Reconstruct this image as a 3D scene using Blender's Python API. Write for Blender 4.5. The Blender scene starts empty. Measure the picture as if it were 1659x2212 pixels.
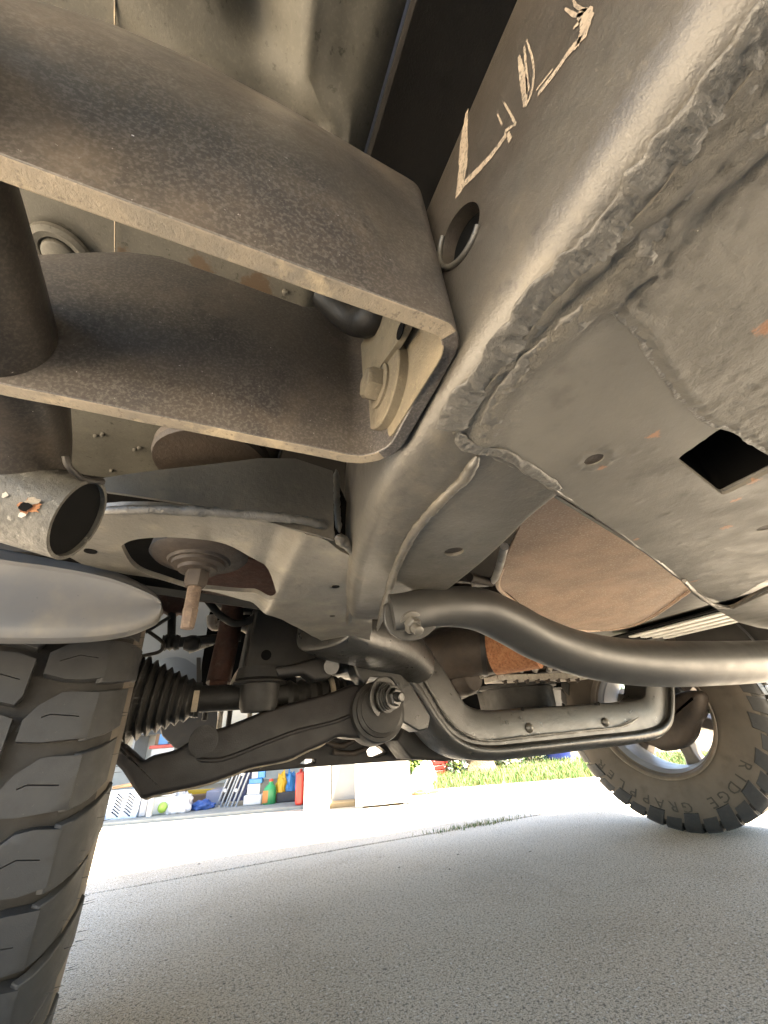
import bpy, bmesh, math, random
import numpy as np
from mathutils import Vector, Matrix, noise, geometry
random.seed(7)
rad = math.radians
S = bpy.context.scene
COL = S.collection

# ---------------------------------------------------------------- camera
CAM = Vector((0, 0, .41)); PITCH, ROLL, YAW, FPX = rad(30), rad(4.5), rad(25), 830.0
F_ = Vector((math.sin(YAW)*math.cos(PITCH), math.cos(YAW)*math.cos(PITCH), math.sin(PITCH)))
R0 = Vector((math.cos(YAW), -math.sin(YAW), 0)); U0 = R0.cross(F_)
R_ = R0*math.cos(ROLL) - U0*math.sin(ROLL); U_ = U0*math.cos(ROLL) + R0*math.sin(ROLL)
cd = bpy.data.cameras.new('camera'); cam = bpy.data.objects.new('camera', cd); COL.objects.link(cam)
cam.matrix_world = Matrix(((R_.x, U_.x, -F_.x, CAM.x), (R_.y, U_.y, -F_.y, CAM.y), (R_.z, U_.z, -F_.z, CAM.z), (0, 0, 0, 1)))
cd.sensor_fit = 'VERTICAL'; cd.sensor_height = 36; cd.lens = FPX/2212*36
cd.clip_start = .01; cd.clip_end = 400
S.camera = cam

# ---------------------------------------------------------------- sky, sun, exposure
SUN_EL, SUN_AZ = 73, 126          # degrees; azimuth clockwise from +Y (truck forward): high on the right, a little behind
w = bpy.data.worlds.new("World"); S.world = w; w.use_nodes = True
wn = w.node_tree.nodes; wl = w.node_tree.links
sky = wn.new('ShaderNodeTexSky'); sky.sky_type = 'NISHITA'; sky.sun_disc = False
sky.sun_elevation = rad(SUN_EL); sky.sun_rotation = rad(SUN_AZ)
wl.new(sky.outputs[0], wn['Background'].inputs[0]); wn['Background'].inputs[1].default_value = .085
sd = bpy.data.lights.new('sun', 'SUN'); sd.energy = 5.0; sd.angle = rad(.5); sd.color = (1, .94, .84)
so = bpy.data.objects.new('sun', sd); COL.objects.link(so)
sv = Vector((math.sin(rad(SUN_AZ))*math.cos(rad(SUN_EL)), math.cos(rad(SUN_AZ))*math.cos(rad(SUN_EL)), math.sin(rad(SUN_EL))))
so.rotation_euler = sv.to_track_quat('Z', 'Y').to_euler(); so.location = sv*20
S.view_settings.view_transform = 'Standard'; S.view_settings.look = 'None'
S.view_settings.gamma = 1; S.view_settings.exposure = 3.85
try:
    S.view_settings.use_white_balance = True; S.view_settings.white_balance_temperature = 7250
except Exception: pass
try:
    S.cycles.max_bounces = 10; S.cycles.diffuse_bounces = 6
except Exception: pass

# ---------------------------------------------------------------- helpers
def at(u, v, ax, val):
    """survey point: where the sight line (u, v) of the 1659 x 2212 photograph meets the truck plane ax = val"""
    d = F_ + R_*((u-829.5)/FPX) - U_*((v-1106)/FPX)
    i = 'xyz'.index(ax); t = (val-CAM[i])/d[i]
    return CAM + d*t
def ats(pts, ax, val): return [at(u, v, ax, val) for u, v in pts]

def link(name, me, mat, parent=None, smooth=True):
    o = bpy.data.objects.new(name, me); COL.objects.link(o)
    if mat is not None:
        for m in (mat if isinstance(mat, (list, tuple)) else [mat]): me.materials.append(m)
    if parent is not None: o.parent = parent
    if smooth and len(me.polygons): me.polygons.foreach_set('use_smooth', [True]*len(me.polygons))
    return o
def mesh(name, V, Fc, mat, parent=None, smooth=True, bevel=0, angle=40):
    me = bpy.data.meshes.new(name); me.from_pydata([tuple(v) for v in V], [], Fc); me.validate(); me.update()
    bm = bmesh.new(); bm.from_mesh(me); bmesh.ops.recalc_face_normals(bm, faces=bm.faces); bm.to_mesh(me); bm.free()
    o = link(name, me, mat, parent, smooth)
    if bevel:
        b = o.modifiers.new('b', 'BEVEL'); b.width = bevel; b.segments = 2; b.limit_method = 'ANGLE'; b.angle_limit = rad(35)
    if smooth: sharp(me, angle)
    return o
def sharp(me, angle=40):
    try: me.set_sharp_from_angle(angle=rad(angle))
    except Exception: pass
def tag(o, label=None, cat=None, group=None, kind=None):
    if label: o['label'] = label
    if cat: o['category'] = cat
    if group: o['group'] = group
    if kind: o['kind'] = kind
    return o
def empty(name, loc=(0, 0, 0)):
    o = bpy.data.objects.new(name, None); o.empty_display_size = .1; o.location = loc; COL.objects.link(o); return o

def smooth_path(P, n=6):
    """Catmull-Rom through the points"""
    P = [Vector(p) for p in P]; out = []
    for i in range(len(P)-1):
        a = P[max(i-1, 0)]; b = P[i]; c = P[i+1]; d = P[min(i+2, len(P)-1)]
        for k in range(n):
            t = k/n
            out.append(.5*((2*b) + (c-a)*t + (2*a-5*b+4*c-d)*t*t + (3*b-a-3*c+d)*t**3))
    out.append(P[-1]); return out
def smooth_vals(R, n=6): return [v.x for v in smooth_path([(r, 0, 0) for r in R], n)]

def tube(name, path, r, mat, parent=None, segs=16, cap=True, jit=0, flat=None):
    """tube along a path; r number or list; jit = lumpy weld bead; flat=(axis vector, factor)"""
    P = [Vector(p) for p in path]; n = len(P)
    if not isinstance(r, (list, tuple)): r = [r]*n
    V = []; Fc = []; up = None
    for i, p in enumerate(P):
        t = (P[min(i+1, n-1)] - P[max(i-1, 0)]).normalized()
        if up is None: up = t.orthogonal().normalized()
        up = (up - t*up.dot(t)).normalized(); s = t.cross(up)
        for k in range(segs):
            a = 2*math.pi*k/segs; rr = r[i]
            if jit: rr *= 1 + jit*noise.noise(p*260 + Vector((math.cos(a), math.sin(a), 0))*1.3) + .6*jit*noise.noise(p*90)
            off = (up*math.cos(a) + s*math.sin(a))*rr
            if flat: off -= flat[0]*off.dot(flat[0])*(1-flat[1])
            V.append(p+off)
    for i in range(n-1):
        for k in range(segs):
            a = i*segs+k; b = i*segs+(k+1) % segs; Fc.append((a, b, b+segs, a+segs))
    if cap: Fc.append(tuple(range(segs))[::-1]); Fc.append(tuple((n-1)*segs+k for k in range(segs)))
    return mesh(name, V, Fc, mat, parent, angle=50)

def lathe(name, prof, origin, axis, mat, parent=None, segs=32, closed=False):
    """prof = [(distance along axis, radius)]"""
    a = Vector(axis).normalized(); x = a.orthogonal().normalized(); y = a.cross(x); o = Vector(origin)
    V = []; Fc = []
    for (h, r) in prof:
        for k in range(segs):
            t = 2*math.pi*k/segs; V.append(o + a*h + (x*math.cos(t)+y*math.sin(t))*max(r, 1e-5))
    n = len(prof)
    for i in range(n-1 if not closed else n):
        j = (i+1) % n
        for k in range(segs):
            q = (k+1) % segs; Fc.append((i*segs+k, i*segs+q, j*segs+q, j*segs+k))
    if not closed:
        Fc.append(tuple(range(segs))); Fc.append(tuple((n-1)*segs+k for k in range(segs)))
    return mesh(name, V, Fc, mat, parent, angle=38)

def loft(name, rings, mat, parent=None, cap=True, angle=50, bevel=0):
    n = len(rings[0]); V = [p for r in rings for p in r]; Fc = []
    for i in range(len(rings)-1):
        for k in range(n):
            q = (k+1) % n; Fc.append((i*n+k, i*n+q, (i+1)*n+q, (i+1)*n+k))
    if cap: Fc.append(tuple(range(n))); Fc.append(tuple((len(rings)-1)*n+k for k in range(n)))
    return mesh(name, V, Fc, mat, parent, angle=angle, bevel=bevel)

def inside(pts, poly):
    x, y = pts[:, 0], pts[:, 1]; res = np.zeros(len(pts), bool); n = len(poly); j = n-1
    for i in range(n):
        xi, yi = poly[i]; xj, yj = poly[j]
        c = ((yi > y) != (yj > y)) & (x < (xj-xi)*(y-yi)/((yj-yi) if yj != yi else 1e-12)+xi); res ^= c; j = i
    return res

def sheet(name, outline, holes, thick, mat, parent=None, grid=0, disp=None, nrm=None, bevel=0, angle=40):
    """a plate cut to an outline with holes, extruded by the vector thick; optional grid of inner points moved by disp(p)->Vector"""
    O = [Vector(p) for p in outline]; c = sum(O, Vector())/len(O)
    if nrm is None:
        nrm = Vector()
        for i in range(len(O)): nrm += (O[i]-c).cross(O[(i+1) % len(O)]-c)
    nrm = Vector(nrm).normalized(); x = nrm.orthogonal().normalized(); y = nrm.cross(x)
    def to2(p): d = Vector(p)-c; return (d.dot(x), d.dot(y))
    def dense(L):
        if not grid: return L
        out = []
        for i in range(len(L)):
            a, b = Vector(L[i]), Vector(L[(i+1) % len(L)]); k = max(1, int((b-a).length/grid))
            out += [a+(b-a)*(j/k) for j in range(k)]
        return out
    loops = [dense(O)] + [dense(h) for h in holes]
    v2 = []; ed = []; v3 = []
    for L in loops:
        s = len(v2)
        for i, p in enumerate(L):
            v2.append(Vector(to2(p))); ed.append((s+i, s+(i+1) % len(L)))
    polys = [[to2(p) for p in L] for L in loops]
    if grid:
        A = np.array(polys[0]); lo, hi = A.min(0), A.max(0)
        gx, gy = np.meshgrid(np.arange(lo[0], hi[0], grid), np.arange(lo[1], hi[1], grid)); gx = gx + (np.arange(gx.shape[0]) % 2)[:, None]*grid*.5
        G = np.stack([gx.ravel(), gy.ravel()], 1); m = inside(G, polys[0])
        for h in polys[1:]: m &= ~inside(G, h)
        G = G[m]
        B = np.array([tuple(p) for p in v2])
        keep = np.ones(len(G), bool)
        for s in range(0, len(G), 2000):
            dd = ((G[s:s+2000, None, :]-B[None])**2).sum(2).min(1); keep[s:s+2000] = dd > (grid*.45)**2
        v2 += [Vector(p) for p in G[keep]]
    vo, eo, fo, _, _, _ = geometry.delaunay_2d_cdt(v2, ed, [], 0, 1e-7)
    cen = np.array([[sum(vo[i].x for i in f)/len(f), sum(vo[i].y for i in f)/len(f)] for f in fo])
    m = inside(cen, polys[0])
    for h in polys[1:]: m &= ~inside(cen, h)
    T = [f for f, k in zip(fo, m) if k]
    P = [c + x*p.x + y*p.y for p in vo]
    if disp: P = [p+disp(p) for p in P]
    th = Vector(thick); n = len(P)
    V = P + [p+th for p in P]
    cnt = {}
    for f in T:
        for i in range(len(f)):
            a, b = f[i], f[(i+1) % len(f)]; cnt.setdefault((min(a, b), max(a, b)), []).append((a, b))
    Fc = [tuple(f) for f in T] + [tuple(i+n for i in reversed(f)) for f in T]
    for k, l in cnt.items():
        if len(l) == 1: a, b = l[0]; Fc.append((b, a, a+n, b+n))
    me = bpy.data.meshes.new(name); me.from_pydata([tuple(v) for v in V], [], Fc); me.update()
    bm = bmesh.new(); bm.from_mesh(me); loose = [v for v in bm.verts if not v.link_faces]; bmesh.ops.delete(bm, geom=loose, context='VERTS')
    bmesh.ops.recalc_face_normals(bm, faces=bm.faces); bm.to_mesh(me); bm.free()
    o = link(name, me, mat, parent); sharp(me, angle)
    if bevel:
        b = o.modifiers.new('b', 'BEVEL'); b.width = bevel; b.segments = 2; b.limit_method = 'ANGLE'; b.angle_limit = rad(50)
    return o

def box(name, lo, hi, mat, parent=None, bevel=.002, M=None):
    x0, y0, z0 = lo; x1, y1, z1 = hi
    V = [Vector(p) for p in ((x0, y0, z0), (x1, y0, z0), (x1, y1, z0), (x0, y1, z0), (x0, y0, z1), (x1, y0, z1), (x1, y1, z1), (x0, y1, z1))]
    if M is not None: V = [M @ v for v in V]
    return mesh(name, V, [(0, 3, 2, 1), (4, 5, 6, 7), (0, 1, 5, 4), (1, 2, 6, 5), (2, 3, 7, 6), (3, 0, 4, 7)], mat, parent, bevel=bevel)

def pillow(name, outline, back, inset, mat, parent=None, steps=4):
    """solid bar/arm: an outline carried along the vector back, its front and back edges rounded by inset"""
    O = [Vector(p) for p in outline]; n = len(O); b = Vector(back); bn = b.normalized(); L = b.length
    orient = sum(((O[i]).cross(O[(i+1) % n])).dot(bn) for i in range(n)) if False else 0
    c = sum(O, Vector())/n; area = sum(((O[i]-c).cross(O[(i+1) % n]-c)).dot(bn) for i in range(n)); sg = 1 if area > 0 else -1
    ins = []
    for i in range(n):
        e1 = (O[i]-O[i-1]).normalized(); e2 = (O[(i+1) % n]-O[i]).normalized()
        t = (e1+e2); t = t.normalized() if t.length > 1e-4 else e1
        ins.append(bn.cross(t)*sg)
    rings = []
    for k in range(steps+1):
        a = math.pi/2*k/steps; rings.append([O[i]+ins[i]*inset*(1-math.sin(a))+bn*inset*(1-math.cos(a)) for i in range(n)])
    for k in range(steps, -1, -1):
        a = math.pi/2*k/steps; rings.append([O[i]+ins[i]*inset*(1-math.sin(a))+bn*(L-inset*(1-math.cos(a))) for i in range(n)])
    return loft(name, rings, mat, parent)

def hexhead(name, pos, axis, r, h, mat, parent=None, flange=0):
    a = Vector(axis).normalized()
    prof = [(0, r*.98), (h*.8, r*.98), (h, r*.82)]
    o = lathe(name, prof, Vector(pos), a, mat, parent, segs=6)
    if flange: lathe('washer', [(0, flange), (h*.18, flange), (h*.22, flange*.93)], Vector(pos)-a*h*.05, a, mat, o, segs=28)
    return o

def rounded_poly(P, r, n=4):
    P = [Vector(p) for p in P]; out = []
    for i in range(len(P)):
        a, b, c = P[i-1], P[i], P[(i+1) % len(P)]
        d1 = (a-b); d2 = (c-b); k = min(r, d1.length*.45, d2.length*.45)
        p, q = b+d1.normalized()*k, b+d2.normalized()*k
        for j in range(n+1):
            t = j/n; out.append(p*(1-t)**2+b*2*t*(1-t)+q*t*t)
    return out

def ellipse(c, ax, ay, n=28): return [Vector(c)+Vector(ax)*math.cos(2*math.pi*k/n)+Vector(ay)*math.sin(2*math.pi*k/n) for k in range(n)]

# ---------------------------------------------------------------- materials
def new_mat(name):
    m = bpy.data.materials.new(name); m.use_nodes = True
    nt = m.node_tree; b = nt.nodes['Principled BSDF']; return m, nt, b
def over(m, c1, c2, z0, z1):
    """darkens the base colour with height: shade painted into the upper side"""
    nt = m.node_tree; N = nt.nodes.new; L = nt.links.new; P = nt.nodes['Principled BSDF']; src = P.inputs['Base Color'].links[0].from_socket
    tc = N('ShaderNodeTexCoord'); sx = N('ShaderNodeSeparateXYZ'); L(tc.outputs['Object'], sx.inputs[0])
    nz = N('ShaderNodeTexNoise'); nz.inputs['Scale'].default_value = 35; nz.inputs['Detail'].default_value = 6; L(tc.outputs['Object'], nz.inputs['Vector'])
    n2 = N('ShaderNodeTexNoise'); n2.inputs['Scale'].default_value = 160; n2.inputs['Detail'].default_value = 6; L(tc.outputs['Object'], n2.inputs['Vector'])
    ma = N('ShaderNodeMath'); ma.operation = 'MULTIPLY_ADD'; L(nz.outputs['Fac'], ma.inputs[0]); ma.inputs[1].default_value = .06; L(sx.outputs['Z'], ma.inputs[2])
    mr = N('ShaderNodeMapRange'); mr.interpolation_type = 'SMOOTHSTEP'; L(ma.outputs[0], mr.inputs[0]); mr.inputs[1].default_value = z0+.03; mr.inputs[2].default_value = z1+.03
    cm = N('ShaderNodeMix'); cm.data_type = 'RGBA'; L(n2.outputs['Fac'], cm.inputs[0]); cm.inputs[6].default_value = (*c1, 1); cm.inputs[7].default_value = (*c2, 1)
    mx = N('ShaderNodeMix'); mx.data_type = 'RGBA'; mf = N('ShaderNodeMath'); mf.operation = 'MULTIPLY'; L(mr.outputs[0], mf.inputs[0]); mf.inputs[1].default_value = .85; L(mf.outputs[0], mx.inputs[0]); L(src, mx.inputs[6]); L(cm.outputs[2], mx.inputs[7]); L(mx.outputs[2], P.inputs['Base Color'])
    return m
def mk(name, a, b=None, ns=12, layers=(), rough=.6, rvar=.1, bump=None, bump2=None, spec=.5, metal=0, coord='Object', stretch=None, gain=1, lump=False):
    """base colours a,b mixed by noise; layers = (colour, scale, lo, hi, amount) noise patches or ('near', colour, [(x,y,z,r)], amount)"""
    g_ = lambda c: tuple(min(.8, x*gain) for x in c)
    a = g_(a); b = g_(b or a) if b else a
    layers = [((ly[0], g_(ly[1]))+tuple(ly[2:])) if ly[0] == 'near' else ((g_(ly[0]),)+tuple(ly[1:])) for ly in layers]
    m, nt, P = new_mat(name); N = nt.nodes.new; L = nt.links.new
    tc = N('ShaderNodeTexCoord'); co = tc.outputs[coord]
    if stretch:
        mp = N('ShaderNodeMapping'); mp.inputs['Scale'].default_value = stretch; L(co, mp.inputs[0]); co = mp.outputs[0]
    def nz(scale, det=4, ro=.6):
        t = N('ShaderNodeTexNoise'); t.inputs['Scale'].default_value = scale; t.inputs['Detail'].default_value = det; t.inputs['Roughness'].default_value = ro
        L(co, t.inputs['Vector']); return t.outputs['Fac']
    def mr(x, lo, hi, a=0, b=1):
        t = N('ShaderNodeMapRange'); L(x, t.inputs[0]); t.inputs[1].default_value = lo; t.inputs[2].default_value = hi
        t.inputs[3].default_value = a; t.inputs[4].default_value = b; t.interpolation_type = 'SMOOTHSTEP'; return t.outputs[0]
    def mix(f, c1, c2):
        t = N('ShaderNodeMix'); t.data_type = 'RGBA'; L(f, t.inputs[0])
        for s, c in ((t.inputs[6], c1), (t.inputs[7], c2)):
            if isinstance(c, tuple): s.default_value = (*c, 1)
            else: L(c, s)
        return t.outputs[2]
    b = b or a
    col = mix(mr(nz(ns, 6), .3, .7), tuple(a), tuple(b))
    for ly in layers:
        if ly[0] == 'near':
            acc = None
            for (x, y, z, r) in ly[2]:
                vd = N('ShaderNodeVectorMath'); vd.operation = 'DISTANCE'; L(co, vd.inputs[0]); vd.inputs[1].default_value = (x, y, z)
                k = N('ShaderNodeMath'); k.operation = 'DIVIDE'; L(vd.outputs['Value'], k.inputs[0]); k.inputs[1].default_value = r
                nn = nz(1.2/r, 5, .7); k2 = N('ShaderNodeMath'); k2.operation = 'MULTIPLY_ADD'; L(nn, k2.inputs[0]); k2.inputs[1].default_value = 2.4; L(k.outputs[0], k2.inputs[2])
                f = mr(k2.outputs[0], 1.9, 1.55)
                if acc is None: acc = f
                else:
                    mx = N('ShaderNodeMath'); mx.operation = 'MAXIMUM'; L(acc, mx.inputs[0]); L(f, mx.inputs[1]); acc = mx.outputs[0]
            ml = N('ShaderNodeMath'); ml.operation = 'MULTIPLY'; L(acc, ml.inputs[0]); ml.inputs[1].default_value = ly[3]
            col = mix(ml.outputs[0], col, tuple(ly[1]))
        else:
            c, sc, lo, hi, am = ly
            col = mix(mr(nz(sc, 5, .62), lo, hi, 0, am), col, tuple(c))
    L(col, P.inputs['Base Color'])
    P.inputs['Metallic'].default_value = metal
    P.inputs['Specular IOR Level'].default_value = spec
    L(mr(nz(ns*3, 4), .25, .75, rough-rvar, rough+rvar), P.inputs['Roughness'])
    prev = None
    for bb in (bump, bump2):
        if bb:
            t = N('ShaderNodeBump'); t.inputs['Distance'].default_value = bb[2]; t.inputs['Strength'].default_value = bb[1]
            L(nz(bb[0], 5, .65), t.inputs['Height'])
            if prev: L(prev, t.inputs['Normal'])
            prev = t.outputs[0]
    if lump:
        at_ = N('ShaderNodeAttribute'); at_.attribute_name = 'lump'
        t = N('ShaderNodeBump'); t.inputs['Distance'].default_value = .0038; L(at_.outputs['Fac'], t.inputs['Strength'])
        w1 = nz(420, 6, .7); L(w1, t.inputs['Height'])
        if prev: L(prev, t.inputs['Normal'])
        prev = t.outputs[0]
    if prev: L(prev, P.inputs['Normal'])
    return m

WHITE_SPECK = ((.5, .48, .43), 420, .735, .76, .9)
M = {}
M['frame'] = mk('undercoated frame steel', (.085, .078, .066), (.125, .115, .097), 9,
    [((.19, .165, .125), 28, .5, .72, .6), ((.05, .046, .042), 60, .56, .72, .6), ((.055, .05, .045), 240, .58, .72, .5), ((.2, .18, .145), 340, .6, .72, .45), WHITE_SPECK],
    spec=1.0, rough=.36, rvar=.08, bump=(900, .35, .0007), bump2=(140, .22, .003), gain=0.855)
M['mount'] = mk('lighter cab mount steel', (.085, .078, .066), (.125, .115, .097), 9,
    [((.19, .165, .125), 28, .5, .72, .6), ((.05, .046, .042), 60, .56, .72, .6), ((.055, .05, .045), 240, .58, .72, .5), ((.2, .18, .145), 340, .6, .72, .45), WHITE_SPECK],
    spec=1.0, rough=.36, rvar=.08, bump=(900, .35, .0007), bump2=(140, .22, .003), gain=1.7)  # same layers as the frame steel, only lighter
M['rail'] = mk('undercoated frame rail steel with painted shade', (.085, .078, .066), (.125, .115, .097), 9,
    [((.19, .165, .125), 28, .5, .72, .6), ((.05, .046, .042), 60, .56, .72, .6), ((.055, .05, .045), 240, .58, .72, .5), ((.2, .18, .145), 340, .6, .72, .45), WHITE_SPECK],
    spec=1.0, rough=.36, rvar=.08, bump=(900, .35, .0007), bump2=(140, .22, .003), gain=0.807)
over(M['rail'], (.038, .031, .025), (.1, .079, .062), .58, .65)  # shade on the rail's upper outer face, mixed into its colour
hole_a = at(1283, 993, 'z', .5588)
M['plate'] = mk('undercoated crossmember steel', (.105, .098, .085), (.135, .126, .108), 12,
    [((.07, .064, .055), 22, .55, .72, .6), ((.17, .15, .12), 45, .6, .75, .5), WHITE_SPECK,
     ('near', (.27, .135, .075), [(*at(1410, 942, 'z', .5588), .006), (*at(1300, 1010, 'z', .5588), .005), (*at(1570, 1138, 'z', .5588), .009), (*at(1650, 705, 'z', .5588), .009),
       (*at(1630, 1040, 'z', .5588), .006), (*at(1500, 1255, 'z', .5588), .008), (*at(1375, 1165, 'z', .5588), .004), (*at(1590, 1080, 'z', .5588), .006)], .85)],
    spec=.4, rough=.56, rvar=.08, bump=(700, .14, .0008), bump2=(150, .1, .003), lump=True, gain=1.27)
M['xmem'] = mk('grimy stamped crossmember', (.058, .055, .048), (.088, .082, .07), 14, [((.045, .04, .036), 30, .5, .7, .7), ((.18, .16, .125), 60, .58, .75, .5), WHITE_SPECK], spec=1.0, rough=.36, bump=(500, .4, .001), bump2=(120, .2, .003), gain=0.261)
M['seal'] = mk('lumpy black sealant', (.07, .066, .058), (.12, .112, .098), 40, [((.2, .185, .155), 140, .6, .75, .5)], spec=.9, rough=.4, bump=(500, .5, .0015), bump2=(160, .4, .003), gain=1.09)
M['slider'] = mk('black painted slider steel', (.026, .024, .024), (.05, .042, .035), 14,
    [((.115, .09, .068), 16, .5, .75, .45), ((.02, .018, .018), 70, .55, .72, .6), ((.1, .092, .083), 620, .44, .64, .5), ((.022, .02, .018), 330, .5, .7, .4), ((.6, .58, .52), 520, .70, .73, .85)],
    rough=.36, rvar=.08, bump=(1200, .15, .0004), spec=.8, gain=1.98)
M['slidertube'] = mk('black slider tube', (.026, .024, .024), (.05, .042, .035), 14,
    [((.13, .095, .065), 16, .48, .75, .5), ((.02, .018, .018), 70, .55, .72, .6), ((.11, .094, .076), 620, .44, .64, .5), ((.022, .02, .018), 330, .5, .7, .4), ((.6, .58, .52), 520, .70, .73, .85)],
    rough=.36, rvar=.08, bump=(1200, .15, .0004), spec=.4, gain=.75)
M['edge'] = mk('worn dusty steel edge', (.34, .28, .205), (.2, .175, .14), 25, [((.55, .44, .29), 34, .56, .72, .7), ((.12, .1, .08), 300, .55, .68, .6)], rough=.75, bump=(500, .6, .001))
M['dusty'] = mk('road dust on steel', (.27, .225, .155), (.2, .17, .12), 30, [((.11, .095, .075), 60, .55, .72, .6), ((.34, .29, .2), 300, .55, .7, .6), ((.1, .08, .055), 480, .62, .72, .7)], rough=.8, bump=(700, .5, .0008), gain=0.835)
M['chalk'] = mk('tan paint marker', (.52, .41, .3), (.38, .29, .21), 120, [((.17, .145, .115), 650, .53, .6, .9), ((.3, .23, .17), 150, .55, .7, .6)], rough=.9)
M['rust'] = mk('bright rust', (.26, .1, .045), (.4, .19, .09), 90, [((.1, .04, .025), 140, .5, .7, .7)], rough=.9, bump=(500, .7, .002))
M['stud'] = mk('tan rusted stud', (.16, .115, .085), (.1, .072, .055), 120, [((.3, .24, .18), 260, .58, .7, .5)], rough=.8, bump=(500, .5, .001))
M['drust'] = mk('dark rust', (.085, .036, .024), (.06, .03, .022), 40, [((.2, .16, .13), 55, .58, .75, .35)], rough=.7, bump=(300, .6, .002))
M['floor'] = mk('dull olive primed floor pan', (.25, .238, .2), (.17, .162, .138), 9,
    [((.07, .064, .05), 210, .6, .66, .8), ((.05, .045, .035), 90, .64, .69, .85), ((.36, .34, .28), 420, .5, .66, .35), ((.1, .095, .075), 5, .5, .7, .55),
     ('near', (.16, .085, .035), [(*at(440, 590, 'z', .79), .02), (*at(560, 625, 'z', .79), .03), (*at(265, 545, 'z', .79), .008)], .75), ((.3, .27, .2), 24, .55, .75, .4)],
    rough=.6, bump=(600, .25, .0008), gain=0.369)
M['dark'] = mk('dark grimy steel', (.035, .031, .027), (.055, .047, .04), 14, [((.1, .085, .068), 60, .6, .75, .4)], rough=.55, bump=(500, .3, .001), gain=0.385)
M['arm'] = mk('grimy control arm steel', (.03, .023, .022), (.05, .038, .034), 14, [((.095, .07, .055), 40, .55, .75, .4)], rough=.55, bump=(400, .35, .0015), gain=0.248)
M['castbrown'] = mk('brown grimy casting', (.11, .08, .06), (.075, .058, .046), 20, [((.2, .15, .11), 60, .6, .75, .5)], rough=.65, bump=(300, .4, .002), gain=0.544)
M['shield'] = mk('rust brown heat shield', (.168, .115, .083), (.126, .088, .064), 16, [((.3, .225, .165), 330, .5, .7, .6), ((.11, .07, .052), 400, .6, .72, .5)], rough=.62, bump=(900, .25, .0006), gain=3.27)
M['tubeblk'] = mk('satin black tube', (.05, .047, .043), (.07, .066, .06), 10, [((.13, .115, .095), 18, .52, .74, .5), ((.11, .1, .085), 260, .55, .72, .45), ((.13, .07, .045), 120, .69, .74, .6), WHITE_SPECK], rough=.44, rvar=.06, bump=(900, .15, .0005), spec=.9, gain=0.304)
M['plastic'] = mk('dusty black plastic', (.052, .054, .058), (.072, .071, .07), 6, [((.14, .12, .09), 14, .5, .75, .35), ((.02, .02, .02), 160, .68, .74, .7)], rough=.55, bump=(1500, .2, .0005), spec=.45, gain=1.62)
M['rubber'] = mk('black rubber', (.016, .015, .014), (.028, .026, .023), 20, rough=.6, bump=(600, .2, .0006), gain=0.7)
M['tread'] = mk('dusty tread rubber', (.034, .035, .037), (.048, .048, .048), 16, [((.07, .064, .056), 9, .55, .75, .35), ((.13, .12, .1), 300, .64, .72, .45), ((.5, .48, .42), 200, .765, .78, .9)], rough=.62, bump=(900, .3, .0006), gain=0.694)
M['groove'] = mk('tyre carcass rubber', (.03, .026, .022), (.045, .038, .03), 16, [((.06, .052, .042), 20, .5, .7, .4)], rough=.7, bump=(500, .3, .0008), gain=0.45)
M['sidewall'] = mk('brown dusted sidewall', (.068, .056, .043), (.09, .073, .056), 7, [((.045, .038, .03), 22, .5, .75, .5)], rough=.72, bump=(600, .3, .0006), gain=1.25)
M['letter'] = mk('raised sidewall lettering', (.042, .035, .027), (.055, .046, .036), 20, rough=.7, gain=0.75)
M['rim'] = mk('grey painted rim barrel', (.33, .35, .38), (.27, .28, .3), 9, [((.14, .11, .085), 18, .62, .8, .5)], rough=.45)
M['rimlip'] = mk('dusty rim lip', (.2, .165, .13), (.14, .118, .095), 20, rough=.5)
M['bluegrey'] = mk('pale blue grey splash panel', (.24, .275, .325), (.2, .235, .28), 4, [((.25, .26, .28), 20, .6, .8, .4)], rough=.5)
M['pale'] = mk('pale corroded alloy', (.52, .48, .42), (.36, .32, .27), 40, [((.12, .1, .08), 50, .58, .7, .8)], rough=.6, bump=(300, .4, .002))
M['body'] = mk('dark body paint', (.06, .065, .07), (.06, .065, .07), 5, rough=.35)
M['black'] = mk('black void shade', (.006, .006, .006), (.008, .008, .008), 5, rough=.9, spec=.08)  # near black colour standing in for the dark of holes and recesses

C_white = mk('white ribbed plastic', (.75, .74, .7), (.68, .66, .6), 20, rough=.5)
TRUCK = empty('pickup_truck'); tag(TRUCK, 'dark pickup truck seen from below, with undercoated frame rail, bolted rock slider and knobbly tyres', 'pickup truck')
T = TRUCK
UP = Vector((0, 0, 1)); XA = Vector((1, 0, 0)); YA = Vector((0, 1, 0))

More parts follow.
